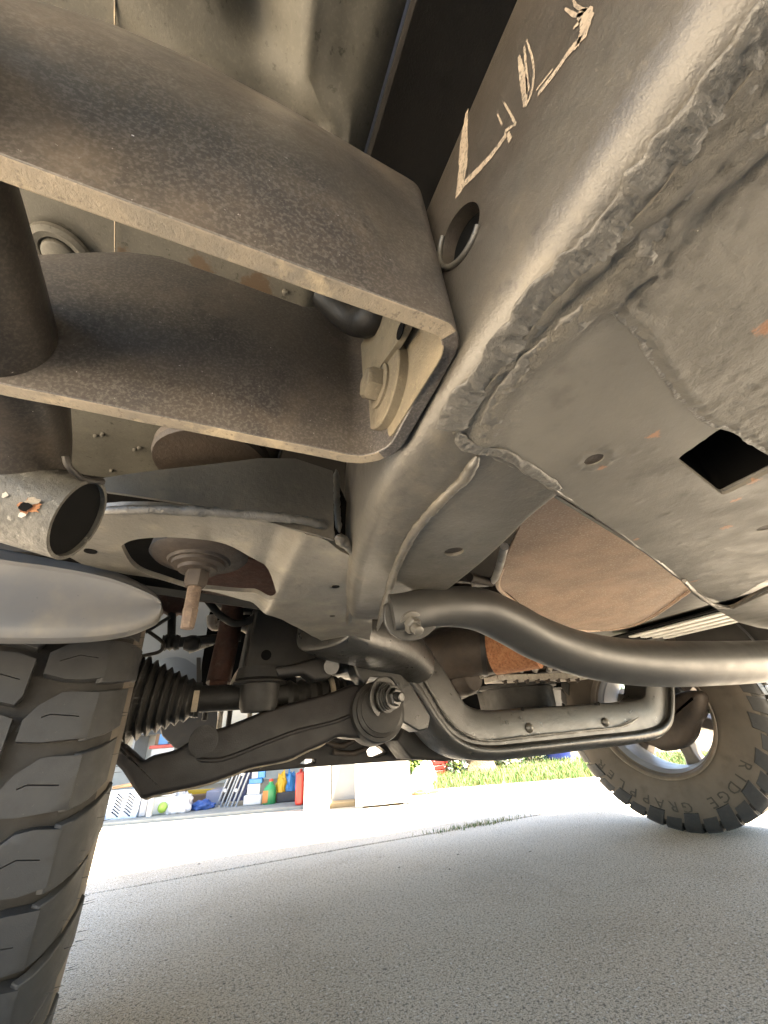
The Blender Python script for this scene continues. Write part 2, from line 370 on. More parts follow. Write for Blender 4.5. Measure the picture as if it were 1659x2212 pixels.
# ================================================================ THE SETTING
def concrete():
    m, nt, P = new_mat('brushed driveway concrete'); N = nt.nodes.new; L = nt.links.new
    tc = N('ShaderNodeTexCoord'); co = tc.outputs['Object']
    def nz(s, d=3, r=.6):
        t = N('ShaderNodeTexNoise'); t.inputs['Scale'].default_value = s; t.inputs['Detail'].default_value = d; t.inputs['Roughness'].default_value = r; L(co, t.inputs['Vector']); return t.outputs['Fac']
    def ramp(x, pts):
        t = N('ShaderNodeValToRGB'); e = t.color_ramp.elements
        while len(e) < len(pts): e.new(.5)
        for k, (p, c) in enumerate(pts): e[k].position = p; e[k].color = (*c, 1)
        L(x, t.inputs[0]); return t.outputs[0]
    a = ramp(nz(360, 4, .8), [(.37, (.075, .062, .046)), (.45, (.45, .385, .30)), (.53, (.70, .61, .485)), (.63, (.8, .74, .63))])
    b = ramp(nz(2.6, 7, .7), [(.3, (.8, .77, .73)), (.5, (.95, .94, .92)), (.7, (1, 1, 1))])
    mx = N('ShaderNodeMix'); mx.data_type = 'RGBA'; mx.blend_type = 'MULTIPLY'; mx.inputs[0].default_value = 1; L(a, mx.inputs[6]); L(b, mx.inputs[7])
    s = ramp(nz(55, 2, .4), [(.74, (0, 0, 0)), (.78, (1, 1, 1))])
    def speck(src, sc, lo, hi, col, am):
        q = ramp(nz(sc, 2, .5), [(lo, (0, 0, 0)), (hi, (am, am, am))]); k = N('ShaderNodeMix'); k.data_type = 'RGBA'; L(q, k.inputs[0]); L(src, k.inputs[6]); k.inputs[7].default_value = (*col, 1); return k.outputs[2]
    cs_ = speck(mx.outputs[2], 165, .55, .63, (.12, .105, .085), .7); cs_ = speck(cs_, 140, .62, .68, (.8, .78, .74), .75); cs_ = speck(cs_, 95, .66, .7, (.1, .085, .07), .8)
    m2 = N('ShaderNodeMix'); m2.data_type = 'RGBA'; L(s, m2.inputs[0]); L(cs_, m2.inputs[6]); m2.inputs[7].default_value = (.1, .09, .08, 1)
    L(m2.outputs[2], P.inputs['Base Color']); P.inputs['Roughness'].default_value = .85
    return m
M['concrete'] = concrete()
M['soil'] = mk('dry soil', (.12, .095, .065), (.18, .14, .1), 6, rough=.95, bump=(60, .6, .01))
M['grass'] = mk('lawn grass', (.06, .16, .03), (.1, .21, .045), 3, [((.25, .25, .08), 8, .58, .75, .4)], rough=.7, gain=.7)
M['drygrass'] = mk('dry joint grass', (.2, .2, .06), (.28, .25, .1), 9, rough=.8)

g = mesh('ground', [(-120, -120, -.03), (120, -120, -.03), (120, 120, -.03), (-120, 120, -.03)], [(0, 1, 2, 3)], M['soil']); tag(g, kind='structure')
# slabs poured with an open joint in front of the axle
def jy(x): return 2.092 - .0465*(x+.275)+.006*math.sin(3*x)
def slab(x0, x1, lowf, highf, n=24):
    xs = [x0+(x1-x0)*k/n for k in range(n+1)]
    O = [Vector((x, lowf(x), 0)) for x in xs] + [Vector((x, highf(x), 0)) for x in reversed(xs)]
    s = sheet('driveway_slab', O, [], (0, 0, -.1), M['concrete'], None, bevel=.004); tag(s, kind='structure'); return s
G0 = Vector((.74, 3.33, 0)); GX = Vector((.9305, -.3662, 0)); GY = Vector((.3662, .9305, 0))
def gpt(a, b, z=0): return G0 + GX*a + GY*b + UP*z
def gline(x): return 3.33 - .3935*(x-.74) - .004
slab(-9, 9, lambda x: -9, lambda x: jy(x)-.009)
def far(x): return min(gline(x), 60) if x < 1.05 else 3.2+(1.05-x)*.0 if x < 1.5 else 3.62-.39*(x-1.2)
LA, LB = at(940, 1705, 'z', 0), at(1260, 1680, 'z', 0)
def lawn_edge(x): return LA.y + (LB.y-LA.y)/(LB.x-LA.x)*(x-LA.x)
def far(x): return gline(x) if x < 1.2 else lawn_edge(x)+.05*0
slab(-9, 5.5, lambda x: jy(x)+.009, lambda x: max(jy(x)+.3, far(x)))
lawn = mesh('lawn', [(1.25, lawn_edge(1.25)+.006, -.01), (5.5, lawn_edge(5.5)+.006, -.01), (30, -6, -.01), (30, 40, -.01), (1.25+9, 40, -.01)], [(0, 1, 2, 3, 4)], M['soil']); tag(lawn, kind='structure')

def grit():
    rnd = random.Random(11); V = []; Fc = []
    for k in range(170):
        x = rnd.uniform(-.5, 2.2); y = rnd.uniform(.45, 2.6); r = rnd.choice((.0008, .001, .0014, .002)) if k % 14 else rnd.uniform(.003, .0045); b = len(V); n = 6; a0 = rnd.random()*6; sx = rnd.uniform(.6, 1.8)
        for j in range(n): a = a0+2*math.pi*j/n; V.append((x+r*sx*math.cos(a)*rnd.uniform(.7, 1.2), y+r*math.sin(a)*rnd.uniform(.7, 1.2), .0003))
        V.append((x, y, r*.8)); Fc += [(b+j, b+(j+1) % n, b+n) for j in range(n)]
    o = mesh('grit', V, Fc, mk('dark grit', (.09, .07, .05), (.2, .17, .13), 30), None, smooth=False); tag(o, 'scattered grit and crumbs of dirt on the driveway', 'grit', kind='stuff')
grit()
# ================================================================ FRAME
def rrect(xo, xi, zb, zt, rb=.020, ri=.014, rt=.01, n=6):
    pts = []
    def arc(cx, cz, r, a0):
        for k in range(n+1):
            a = rad(a0+90*k/n); pts.append((cx+r*math.cos(a), cz+r*math.sin(a)))
    arc(xo+rb, zb+rb, rb, 180); arc(xi-ri, zb+ri, ri, 270); arc(xi-rt, zt-rt, rt, 0); arc(xo+rt, zt-rt, rt, 90); return pts
stn = [(-1.6, .095, .245, .56, .728), (-.5, .095, .24, .56, .728), (0, .095, .235, .56, .728), (.1, .095, .235, .56, .728), (.2, .096, .24, .56, .728), (.26, .103, .252, .56, .728),
       (.32, .114, .262, .56, .728), (.42, .14, .274, .561, .73), (.52, .172, .286, .565, .735), (.60, .20, .296, .578, .745), (.68, .225, .31, .61, .76), (.80, .25, .34, .66, .79)]
ys = [s[0] for s in stn]
dn = []
for c in range(5): dn.append(smooth_vals([s[c] for s in stn], 6))
dn[1] = [max(.095, v) if y > .2 else .095 for y, v in zip(dn[0], dn[1])]
rings = [[Vector((x, y, z)) for x, z in rrect(xo, xi, zb, zt)] for y, xo, xi, zb, zt in zip(*dn)]
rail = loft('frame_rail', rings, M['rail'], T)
def boolean(o, cutter):
    md = o.modifiers.new('c', 'BOOLEAN'); md.operation = 'DIFFERENCE'; md.object = cutter; md.solver = 'EXACT'
    dg = bpy.context.evaluated_depsgraph_get(); me = bpy.data.meshes.new_from_object(o.evaluated_get(dg)); o.modifiers.remove(md)
    old = o.data; o.data = me; cm = cutter.data; bpy.data.objects.remove(cutter); bpy.data.meshes.remove(cm); sharp(me, 40)
hc = at(991, 508, 'x', .095); ha = (at(1023, 436, 'x', .095)-at(962, 574, 'x', .095))/2
hb = at(1021, 519, 'x', .095)-hc
ew = ellipse(hc, ha, Vector((0, .0135, .0045)), 32)
hole_dir = ha.normalized()
E1 = ellipse(hc, ha, hb, 32)
cut = loft('cutter', [[p+XA*-.02 for p in E1], [p+XA*.115 for p in E1]], M['black']); boolean(rail, cut)
inner = loft('hole_shade_plug', [[hc+(p-hc)*.985+XA*.009 for p in E1], [hc+(p-hc)*.985+XA*.112 for p in E1]], M['black'], rail, cap=True)  # black plug paints the hole's inner darkness
# rolled lip at the hole's forward edge
lipP = [hc+(p-hc)*1.06+XA*-.0006 for p in E1]
tube('hole_lip', lipP[6:24], .0018, M['frame'], rail, segs=8)
hole2 = at(980, 1190, 'z', .561)
cut = lathe('cutter', [(-.02, .0098), (.05, .0098)], hole2, UP, M['black'], segs=24); boolean(rail, cut)
lathe('hole_sleeve', [(.002, .0097), (.045, .0097), (.045, .001)], hole2, UP, M['castbrown'], rail, segs=24)

# weld bead and seams on the rail
def bead(name, pts, ax, val, r, mat, n=10, jit=.35, parent=None, off=Vector(), segs=10):
    P = smooth_path([p+off for p in ats(pts, ax, val)], n)
    return tube(name, P, [r*min(1, .25+.75*min(i, len(P)-1-i)/4) for i in range(len(P))], mat, parent or rail, segs=segs, jit=jit)
bead('weld_bead', [(1032, 985), (1000, 1035), (945, 1088), (895, 1148), (862, 1210), (838, 1280), (815, 1362)], 'z', .5595, .0042, M['frame'])
# cab mount bracket that leaves the rail to the left
MB = .60
bo = [(150, 1112), (260, 1098), (440, 1104), (600, 1120), (690, 1132), (735, 1160), (800, 1205), (805, 1300), (790, 1385), (735, 1382), (690, 1366), (640, 1334), (590, 1310), (500, 1290), (420, 1272), (340, 1252), (250, 1235), (150, 1205)]
ho = [(262, 1178), (282, 1166), (320, 1160), (400, 1160), (470, 1172), (537, 1198), (580, 1225), (598, 1256), (590, 1272), (560, 1279), (510, 1279), (450, 1273), (400, 1265), (350, 1252), (310, 1237), (280, 1215)]
pad = Vector((0, 0, -.006))
def step_disp(p):
    # pressed step down towards the rail, and turned rear rim
    u = max(0, min(1, (p.x-.045)/.03)); return Vector((0, 0, -.016*(u*u*(3-2*u)) - .003*noise.noise(p*18)))
bplate = sheet('cab_mount_bracket', smooth_path(ats(bo+bo[:1], 'z', MB), 3)[:-1], [smooth_path(ats(ho+ho[:1], 'z', MB), 4)[:-1]], (0, 0, .006), M['mount'], T, grid=.006, disp=step_disp, bevel=.0015)
CM = bplate
# rear wall of the bracket
wr = [(215, 1100), (440, 1104), (690, 1130), (728, 1156), (722, 1012), (640, 985), (560, 984), (450, 1000), (345, 1016), (225, 1036)]
W3 = [at(215, 1100, 'z', .598), at(440, 1104, 'z', .598), at(690, 1130, 'z', .585), at(728, 1156, 'z', .58)] + [at(u, v, 'y', .335) for u, v in wr[4:]]
sheet('bracket_wall', W3, [], (0, .005, .001), M['frame'], CM, nrm=(0, -1, .1), grid=.012, disp=lambda p: YA*.003*noise.noise(p*14), bevel=.001)
bead('hem_ridge', [(205, 1104), (330, 1101), (440, 1105), (560, 1114), (640, 1122), (692, 1134), (722, 1158)], 'z', .594, .0045, M['seal'], jit=.3, parent=CM)
bead('weld_bead', [(726, 1014), (727, 1060), (729, 1110), (733, 1150)], 'x', .1062, .0036, M['seal'], parent=CM)
bead('weld_bead', [(726, 1160), (752, 1178), (775, 1200), (790, 1212)], 'z', .581, .0055, M['frame'], parent=CM)
bead('weld_bead', [(790, 1210), (774, 1235), (762, 1270), (757, 1310), (752, 1350)], 'z', .5855, .0062, M['frame'], parent=CM, jit=.12)
for (u, v, rr) in ((553, 1190, .0055), (725, 1268, .0052), (578, 1299, .0045), (718, 1331, .0045), (195, 1192, .006)):
    p = at(u, v, 'z', .6+(-.0165 if u > 600 else 0)-.0008)
    lathe('bolt_hole', [(0, rr), (.0012, rr)], p, UP, M['black'], CM, segs=18)
# body mount: cup, washers, nut and stud hanging in the big hole
mc = at(432, 1208, 'z', .612)
mount = lathe('body_mount', [(.03, .052), (.012, .055), (.004, .056), (0, .052), (-.003, .036), (-.006, .034)], mc, UP, M['castbrown'], T, segs=40)
lathe('washer', [(-.004, .031), (-.010, .030), (-.012, .024)], mc, UP, M['castbrown'], mount, segs=32)
lathe('washer', [(-.011, .023), (-.016, .022), (-.017, .017)], mc, UP, M['castbrown'], mount, segs=32)
lathe('hex_nut', [(-.015, .0135), (-.031, .0135), (-.036, .011)], mc, UP, M['castbrown'], mount, segs=6)
rp = []
for k in range(15): rp += [(-.034-.0018*k, .0078), (-.0349-.0018*k, .0071)]
stud_end = .118
lathe('threaded_stud', rp+[(-.062, .0078), (-.064, .0082)], mc, UP, M['stud'], mount, segs=18)
lathe('stud_tip', [(-.063, .0084), (-.084, .0074), (-.085, .0045), (-.0845, .003)], mc, UP, M['stud'], mount, segs=6)
# inside of the bracket: rusty rear wall seen through the hole, dark cavity
sheet('cavity_wall', ats([(470, 1200), (600, 1215), (610, 1300), (520, 1310), (430, 1300)], 'z', .655), [], (0, 0, .004), M['drust'], CM)
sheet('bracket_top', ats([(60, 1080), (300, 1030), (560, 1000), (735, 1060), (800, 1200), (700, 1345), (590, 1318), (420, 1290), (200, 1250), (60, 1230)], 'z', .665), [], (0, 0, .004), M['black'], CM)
sheet('bracket_front', ats([(640, 1334), (590, 1310), (420, 1272), (250, 1235)], 'z', .604)+ats([(200, 1250), (420, 1290), (590, 1318), (690, 1340)], 'z', .66), [], (0, .003, 0), M['dark'], CM, nrm=(0, 1, .2))
tube('rubber_bush', [mc+UP*.03, mc+UP*.12], .05, M['rubber'], mount, segs=28)
uc = at(460, 1000, 'z', .70)
lathe('upper_cushion', [(0, .062), (.006, .064), (.012, .06), (.016, .064), (.022, .058), (.03, .05), (.05, .048)], uc+UP*-.005, UP, M['castbrown'], mount, segs=36)

# ================================================================ TRANSMISSION CROSSMEMBER (smooth plate, square opening, lumpy sealant)
ZP = .5588
def q2(L): return [at(u, v, 'z', ZP) for u, v in L]
ridge1 = [(v.x, v.y) for v in smooth_path(q2([(1900, -120), (1720, 60), (1659, 112), (1560, 235), (1410, 425), (1290, 560), (1180, 665), (1085, 790), (1010, 880), (990, 930)]), 2)]
ridge2 = [(v.x, v.y) for v in smooth_path(q2([(1850, 110), (1659, 262), (1560, 352), (1440, 455), (1400, 560), (1310, 640), (1215, 720), (1130, 800), (1075, 880), (1050, 950)]), 2)]
line3 = [(v.x, v.y) for v in smooth_path(q2([(1310, 640), (1390, 700), (1440, 790), (1490, 850), (1545, 905), (1600, 925), (1700, 990), (1800, 1060)]), 2)]
def dseg(p, L):
    best = 9; sgn = 1
    for (ax, ay), (bx, by) in zip(L[:-1], L[1:]):
        dx, dy = bx-ax, by-ay; t = max(0, min(1, ((p.x-ax)*dx+(p.y-ay)*dy)/(dx*dx+dy*dy+1e-12)))
        ex, ey = p.x-ax-dx*t, p.y-ay-dy*t; d = math.hypot(ex, ey)
        if d < best: best = d; sgn = 1 if dx*ey-dy*ex > 0 else -1
    return best, sgn
def fr(p, s, o=3):
    return sum(noise.noise(p*(s*2**k))/(1.7**k) for k in range(o))
def lumpiness(p):
    d1, s1 = dseg(p, ridge1); d2, s2 = dseg(p, ridge2); d3, s3 = dseg(p, line3)
    side = max(0, min(1, (-s3*d3)/.008+.5))*(1 if p.x > .14 else 0)
    return min(1, .05+math.exp(-(min(d1, d2)/.017)**2)+.4*side)
def seal_disp(p):
    d1, s1 = dseg(p, ridge1); d2, s2 = dseg(p, ridge2); d3, s3 = dseg(p, line3)
    wob = .0022*noise.noise(p*40)
    h = .0022*math.exp(-((d1+wob)/.006)**2) + .0030*math.exp(-((d2+wob-.002)/.005)**2)
    between = math.exp(-(min(d1, d2)/.016)**2)
    h += between*(.0008*fr(p, 130)-.0012*abs(noise.noise(p*110))+.0008*noise.noise(p*330))
    # flowed sealant beyond line3 (towards the rear/right)
    side = max(0, min(1, ((-s3*d3)+.0)/.006+.5))*(1 if p.x > .14 else 0)
    h += side*(.0016+.0012*fr(p, 100)*(.5+.7*noise.noise(p*20))-.0008*abs(noise.noise(p*220)))
    h += .0016*math.exp(-(d3/.003)**2)*(1+noise.noise(p*200))
    h -= .0012*math.exp(-((d1-.007)/.0025)**2)*(.6+.5*noise.noise(p*60))
    for c, r in ((hole_a, .009),):
        d = (Vector((p.x, p.y, 0))-Vector((c.x, c.y, 0))).length
        h += .0008*max(0, fr(p, 300, 2)+.3)*math.exp(-((d-.011)/.004)**2)*2
    h += .0007*noise.noise(p*16) + .0005*max(0, noise.noise(p*170)-.45)*3
    return Vector((0, 0, -h))
po = [(978, 938), (1000, 900), (1085, 786), (1180, 662), (1290, 553), (1410, 415), (1560, 222), (1659, 95), (1750, -10), (1960, -60), (2400, 300), (2300, 900), (1900, 1150), (1720, 1225), (1640, 1262), (1590, 1292), (1555, 1300), (1525, 1290), (1490, 1266), (1420, 1212), (1360, 1166), (1290, 1118), (1230, 1078), (1140, 1020), (1085, 985), (1040, 975), (1005, 968)]
sq = rounded_poly(q2([(1460, 992), (1568, 918), (1692, 1005), (1562, 1071)]), .006, 4)
h1 = ellipse(hole_a, XA*.0062, YA*.0062, 22); hole_b = at(1655, 1140, 'z', ZP); h2 = ellipse(hole_b, XA*.0075, YA*.0075, 22)
xm = sheet('transmission_crossmember', q2(po), [sq, h1, h2], (0, 0, .005), M['plate'], T, grid=.0024, disp=seal_disp, angle=60)
def crust(name, L_, off, wd, ht, amp, z):
    """flat ragged smear of sealant lying along a line"""
    P = smooth_path([Vector((x, y, z)) for x, y in L_], 26); V = []; Fc = []; sg = 26
    for i, p in enumerate(P):
        t = (P[min(i+1, len(P)-1)]-P[max(i-1, 0)]).normalized(); n = Vector((-t.y, t.x, 0)); e = min(1, .3+.7*min(i, len(P)-1-i)/12)
        w1 = wd*e*(1+.45*noise.noise(p*55)+.25*noise.noise(p*170)); w2 = wd*e*(1+.45*noise.noise(p*55+Vector((9, 0, 0)))+.25*noise.noise(p*170+Vector((9, 0, 0)))); h_ = ht*e*(1+.5*noise.noise(p*38))
        for k in range(sg):
            a = 2*math.pi*k/sg; c_ = math.cos(a); q = p+n*(off+c_*(w1 if c_ > 0 else w2))
            lump = amp*(noise.noise(q*120)+.8*noise.noise(q*300)+.5*noise.noise(q*750)) if math.sin(a) < 0 else 0
            V.append(q+UP*(math.sin(a)*h_+lump*abs(math.sin(a))))
    for i in range(len(P)-1):
        for k in range(sg): q = (k+1) % sg; Fc.append((i*sg+k, i*sg+q, (i+1)*sg+q, (i+1)*sg+k))
    return mesh(name, V, Fc, M['seal'], xm, angle=80)
crust('sealant_bead', ridge1, .004, .0095, .0019, .0013, .5588); crust('sealant_bead', ridge2, .001, .0055, .0014, .0011, .5580); crust('sealant_bead', line3, .002, .003, .0006, .0007, .5586)
crust('sealant_bead', [(v.x, v.y) for v in q2([(985, 935), (1005, 962), (1045, 975), (1090, 985), (1150, 1020), (1210, 1060)])], -.001, .004, .0014, .0011, .5582)
la_ = xm.data.attributes.new('lump', 'FLOAT', 'POINT')
for i_, v_ in enumerate(xm.data.vertices): la_.data[i_].value = lumpiness(v_.co)
for c, r in ((hole_a, .0062), (hole_b, .0075)):
    lathe('hole_sleeve', [(.001, r+.0002), (.026, r+.0002), (.026, .001)], c, UP, M['castbrown'], xm, segs=22)
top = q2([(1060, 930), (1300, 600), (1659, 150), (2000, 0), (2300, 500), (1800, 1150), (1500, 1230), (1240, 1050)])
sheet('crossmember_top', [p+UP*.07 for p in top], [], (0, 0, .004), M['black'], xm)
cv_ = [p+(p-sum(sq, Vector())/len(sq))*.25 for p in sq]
loft('opening_cavity', [[p+UP*.005 for p in cv_], [p+UP*.065 for p in cv_]], M['black'], xm, cap=False)  # black walls added to keep the opening dark
for a, b in (((1040, 978), (1490, 1255)), ):
    P0, P1 = at(*a, 'z', ZP+.006), at(*b, 'z', ZP+.006)
    sheet('crossmember_web', [P0, P1, P1+UP*.06, P0+UP*.06], [], (0, -.003, 0), M['plate'], xm)
bead('plate_lip', [(1040, 972), (1140, 1018), (1230, 1077), (1360, 1165), (1490, 1266)], 'z', ZP+.002, .0022, M['frame'], parent=xm, jit=.5)
# square opening lip
sp = [p+UP*.004 for p in sq]; tube('opening_lip', sp[10:18]+sp[0:0], .0013, M['seal'], xm, segs=8, jit=.6)
# the turned-down end tab in front
tb = [(1488, 1266), (1512, 1290), (1545, 1307), (1580, 1310), (1620, 1290), (1680, 1262), (1850, 1215), (1850, 1370), (1680, 1368), (1640, 1362), (1600, 1352), (1560, 1330), (1520, 1298)]
T3 = [at(u, v, 'z', .556) if k < 7 else at(u, v, 'z', .545) for k, (u, v) in enumerate(tb)]
sheet('end_tab', T3, [], (0, 0, .004), M['plate'], xm, nrm=UP, bevel=.001)
tube('tab_edge', smooth_path([at(1478, 1255, 'z', .5555)]+T3[:7], 4), .0028, M['frame'], xm, segs=8, jit=.25)

# dark floor and tunnel above the crossmember
sheet('tunnel_panel', [(.0, -1.2, .975), (2.0, -1.2, .8), (2.0, .75, .8), (.0, .75, .975)], [], (0, 0, .01), M['dark'], T)
# rust brown heat shield
hs = [(1180, 1020), (1110, 1165), (1085, 1225), (1078, 1270), (1130, 1300), (1200, 1325), (1290, 1357), (1490, 1270), (1560, 1215), (1500, 1000), (1300, 900)]
HA = at(1085, 1225, 'z', .645); HB = at(1292, 1358, 'z', .645); HC = at(1490, 1270, 'z', .645); HN = Vector((HC.x-HB.x, HC.y-HB.y, 0))
def hs_disp(p):
    t = (p-HB).dot(HN)/HN.length_squared; t = max(0, min(1.4, t)); return Vector((0, 0, -.028*math.sin(math.pi*min(1, max(0, .05+t*.9)))))
shield = sheet('heat_shield', ats(hs, 'z', .645), [], (0, 0, .003), M['shield'], T, grid=.02, disp=hs_disp)
re_ = smooth_path(ats([(1085, 1225), (1078, 1272), (1130, 1302), (1200, 1327), (1292, 1358), (1340, 1337), (1390, 1314), (1440, 1291), (1492, 1269)], 'z', .645), 8)
tube('rolled_edge', [p+hs_disp(p) for p in re_], .0042, M['shield'], shield, segs=10)
tube('drain_hose', smooth_path(ats([(1090, 1180), (1075, 1235), (1060, 1258), (1020, 1262)], 'z', .63), 5), .006, M['pale'], T, segs=10)
tube('bracket_bolt', ats([(1015, 1248), (1062, 1258)], 'z', .63), .008, M['castbrown'], T, segs=8)

# chalk marks on the outer face of the rail
XF = .0946
def stroke(pts, wd):
    """hand drawn stroke: ribbon with ragged edges on the rail's side"""
    P = smooth_path([Vector((0, at(u, v, 'x', .095).y, at(u, v, 'x', .095).z)) for u, v in pts], 10)
    W = smooth_vals(wd, 10); V = []
    for i, p in enumerate(P):
        t = (P[min(i+1, len(P)-1)]-P[max(i-1, 0)]).normalized(); n = Vector((0, -t.z, t.y))
        j = 1+.35*noise.noise(p*900)
        for s in (-1, 1): V.append(Vector((XF, p.y+n.y*s*W[i]*j*1.1, p.z+n.z*s*W[i]*j*1.1)))
    return V, [(2*i, 2*i+1, 2*i+3, 2*i+2) for i in range(len(P)-1)]
def mark(name, strokes):
    V = []; Fc = []
    for pts, wd in strokes:
        v, f = stroke(pts, wd); k = len(V); V += v; Fc += [tuple(i+k for i in q) for q in f]
    return mesh(name, V, Fc, M['chalk'], rail)
mark('chalk_mark', [([(1010, 240), (1003, 300), (1001, 360), (992, 422)], [.0012, .0038, .0042, .0034]),
                    ([(1003, 398), (1036, 366), (1066, 332), (1095, 292)], [.0018, .0018, .0016, .0014]),
                    ([(1090, 222), (1103, 245), (1116, 270)], [.0004, .0005, .0006]), ([(1076, 247), (1086, 270)], [.0004, .0005]),
                    ([(1092, 285), (1112, 270)], [.0008, .0006]), ([(1098, 288), (1104, 304)], [.0008, .0012])])
mark('chalk_mark', [([(1139, 88), (1152, 130), (1154, 170), (1148, 205), (1136, 232)], [.0004, .0005, .0006, .0008, .0008]),
                    ([(1122, 122), (1127, 150), (1134, 190), (1136, 228)], [.0006, .0014, .0018, .001]),
                    ([(1134, 100), (1138, 150), (1142, 200)], [.0005, .0007, .0010]),
                    ([(1164, 203), (1200, 158), (1232, 112), (1256, 88)], [.0014, .0012, .0014, .0016]),
                    ([(1160, 196), (1196, 150)], [.0005, .0004]),
                    ([(1256, 92), (1266, 60), (1268, 40), (1250, 30)], [.0022, .0026, .0022, .0008]),
                    ([(1222, 20), (1245, 34), (1262, 30)], [.0004, .0006, .0004]), ([(1240, 0), (1246, 14), (1268, 24)], [.0004, .0005, .0004]), ([(1240, 62), (1256, 46)], [.0005, .0008])])

# ================================================================ FLOOR PAN
def floor_disp(p):
    h = .004*noise.noise(p*6)
    b = [(v.x, v.y) for v in FB]
    d, s = dseg(p, b); h += -.010*math.exp(-(d/.0095)**2)
    d2, _ = dseg(p, FC); h += .02*math.exp(-(d2/.016)**2)
    d3, _ = dseg(p, FD); h += -.007*math.exp(-(d3/.018)**2)
    k = max(0, min(1, (p.x-.035)/.022)); h += .012*k*k
    return Vector((0, 0, h))
FZ = .79
FB = smooth_path(ats([(690, -200), (680, 0), (668, 150), (690, 210), (716, 250), (724, 310), (728, 420)], 'z', FZ), 5)
FC = [(v.x, v.y) for v in ats([(560, -150), (545, 0), (548, 40)], 'z', FZ)]
FD = [(v.x, v.y) for v in ats([(300, -60), (400, 60), (500, 120)], 'z', FZ)]
flo = sheet('floor_pan', [(-.30, -.3, FZ), (.056, -.3, FZ), (.056, .62, FZ), (-.30, .62, FZ)], [], (0, 0, .004), M['floor'], T, grid=.0052, disp=floor_disp)
sheet('tunnel_side', [Vector((.056, -.4, .785)), Vector((.056, .62, .785)), Vector((.075, .62, .975)), Vector((.075, -.4, .975))], [], (.003, 0, 0), M['dark'], T)  # dark sheet painting the shade between rail and floor pan
P = ats([(248, -300), (248, 0), (249, 300), (248, 560), (250, 800)], 'z', FZ-.002)
tube('floor_seam', P, .0006, M['edge'], flo, segs=6)
pc = at(132, 545, 'z', FZ-.001)
plug = lathe('floor_plug', [(0, .0235), (-.004, .023), (-.006, .019), (-.005, .0145), (-.0035, .0135), (-.002, .013), (-.007, .012), (-.008, .0105), (-.008, .002)], pc, UP, M['floor'], flo, segs=32)
for (u, v) in ((205, 945), (220, 942), (290, 975), (300, 971), (240, 1020), (615, 635)):
    p = at(u, v, 'z', FZ-.003); lathe('weld_spot', [(.004, .003), (0, .0022), (-.0006, .001)], p, UP, M['floor'], flo, segs=14)
lathe('stud_nut', [(.004, .005), (-.004, .004), (-.005, .002)], at(642, 270, 'z', FZ-.002), UP, M['drust'], flo, segs=12)
# dark cross panel right of the pan and firewall in front
sheet('firewall', [(-.45, .64, .66), (1.9, .64, .70), (1.9, .66, 1.1), (-.45, .66, 1.1)], [], (0, .01, 0), M['dark'], T)

# ================================================================ ROCK SLIDER
def wall(name, plan, zb, zt, th, mats, parent, nz=7, prof=None):
    """bent steel strip standing on its edge: plan = 2D points, zb/zt per point, th = thickness to the right of travel"""
    n = len(plan); V = []; Fc = []; mi = []
    P = [Vector((p[0], p[1], 0)) for p in plan]
    for i in range(n):
        t = (P[min(i+1, n-1)]-P[max(i-1, 0)]).normalized(); nn = Vector((t.y, -t.x, 0))
        for s in (0, 1):
            for k in range(nz+1):
                f = k/nz; z = zb[i]+(zt[i]-zb[i])*f
                o = prof(i, f) if prof else 0
                V.append(P[i]+nn*(s*th+o)+UP*z)
    m = nz+1
    for i in range(n-1):
        b = i*2*m; c = (i+1)*2*m
        for k in range(nz):
            Fc.append((b+k, b+k+1, c+k+1, c+k)); mi.append(0); Fc.append((b+m+k+1, b+m+k, c+m+k, c+m+k+1)); mi.append(0)
        Fc.append((b, c, c+m, b+m)); mi.append(0 if P[i].x > (.0865 if P[i].y < .14 else .0895) else 1); Fc.append((b+nz, b+m+nz, c+m+nz, c+nz)); mi.append(0)
    for b in (0, (n-1)*2*m):
        for k in range(nz): Fc.append((b+k, b+m+k, b+m+k+1, b+k+1)); mi.append(1)
    me = bpy.data.meshes.new(name); me.from_pydata([tuple(v) for v in V], [], Fc); me.update()
    for p, k in zip(me.polygons, mi): p.material_index = k
    bm = bmesh.new(); bm.from_mesh(me); bmesh.ops.recalc_face_normals(bm, faces=bm.faces); bm.to_mesh(me); bm.free()
    o = link(name, me, mats, parent); sharp(me, 45)
    b = o.modifiers.new('b', 'BEVEL'); b.width = .0009; b.segments = 2; b.limit_method = 'ANGLE'; b.angle_limit = rad(50)
    return o
slider = empty('rock_slider'); slider.parent = T
XW = .0955    # web lies against the rail
def arcp(cx, cy, r, a0, a1, n=7): return [(cx+r*math.cos(rad(a0+(a1-a0)*k/n)), cy+r*math.sin(rad(a0+(a1-a0)*k/n))) for k in range(n+1)]
TH = .0085
yr, yf = .0865, .1935; xo = XW-.001
plan = [(-.15, yr), (-.13, yr), (-.09, yr), (-.05, yr), (-.01, yr), (.02, yr), (.05, yr), (.066, yr), (.076, yr)] + arcp(xo-.016, yr+.016, .016, -90, 0, 8)[1:] + [(xo, .12), (xo, .14), (xo, .155)] + arcp(xo-.03, yf-.03, .03, 0, 90, 12) + [(.055, yf), (.03, yf), (.01, yf), (-.01, yf), (-.03, yf), (-.05, yf), (-.07, yf), (-.088, yf), (-.105, yf), (-.12, yf), (-.135, yf), (-.155, yf)]
nP = len(plan)
ztop_r = [(-.16, .675), (-.124, .698), (-.115, .716), (-.09, .732), (-.047, .744), (-.02, .744), (.02, .738), (.067, .73), (.08, .728), (.097, .728)]
ztop_f = [(-.16, .645), (-.143, .658), (-.128, .671), (-.106, .69), (-.085, .706), (-.07, .711), (-.04, .712), (-.01, .710), (.03, .708), (.075, .728), (.097, .732)]
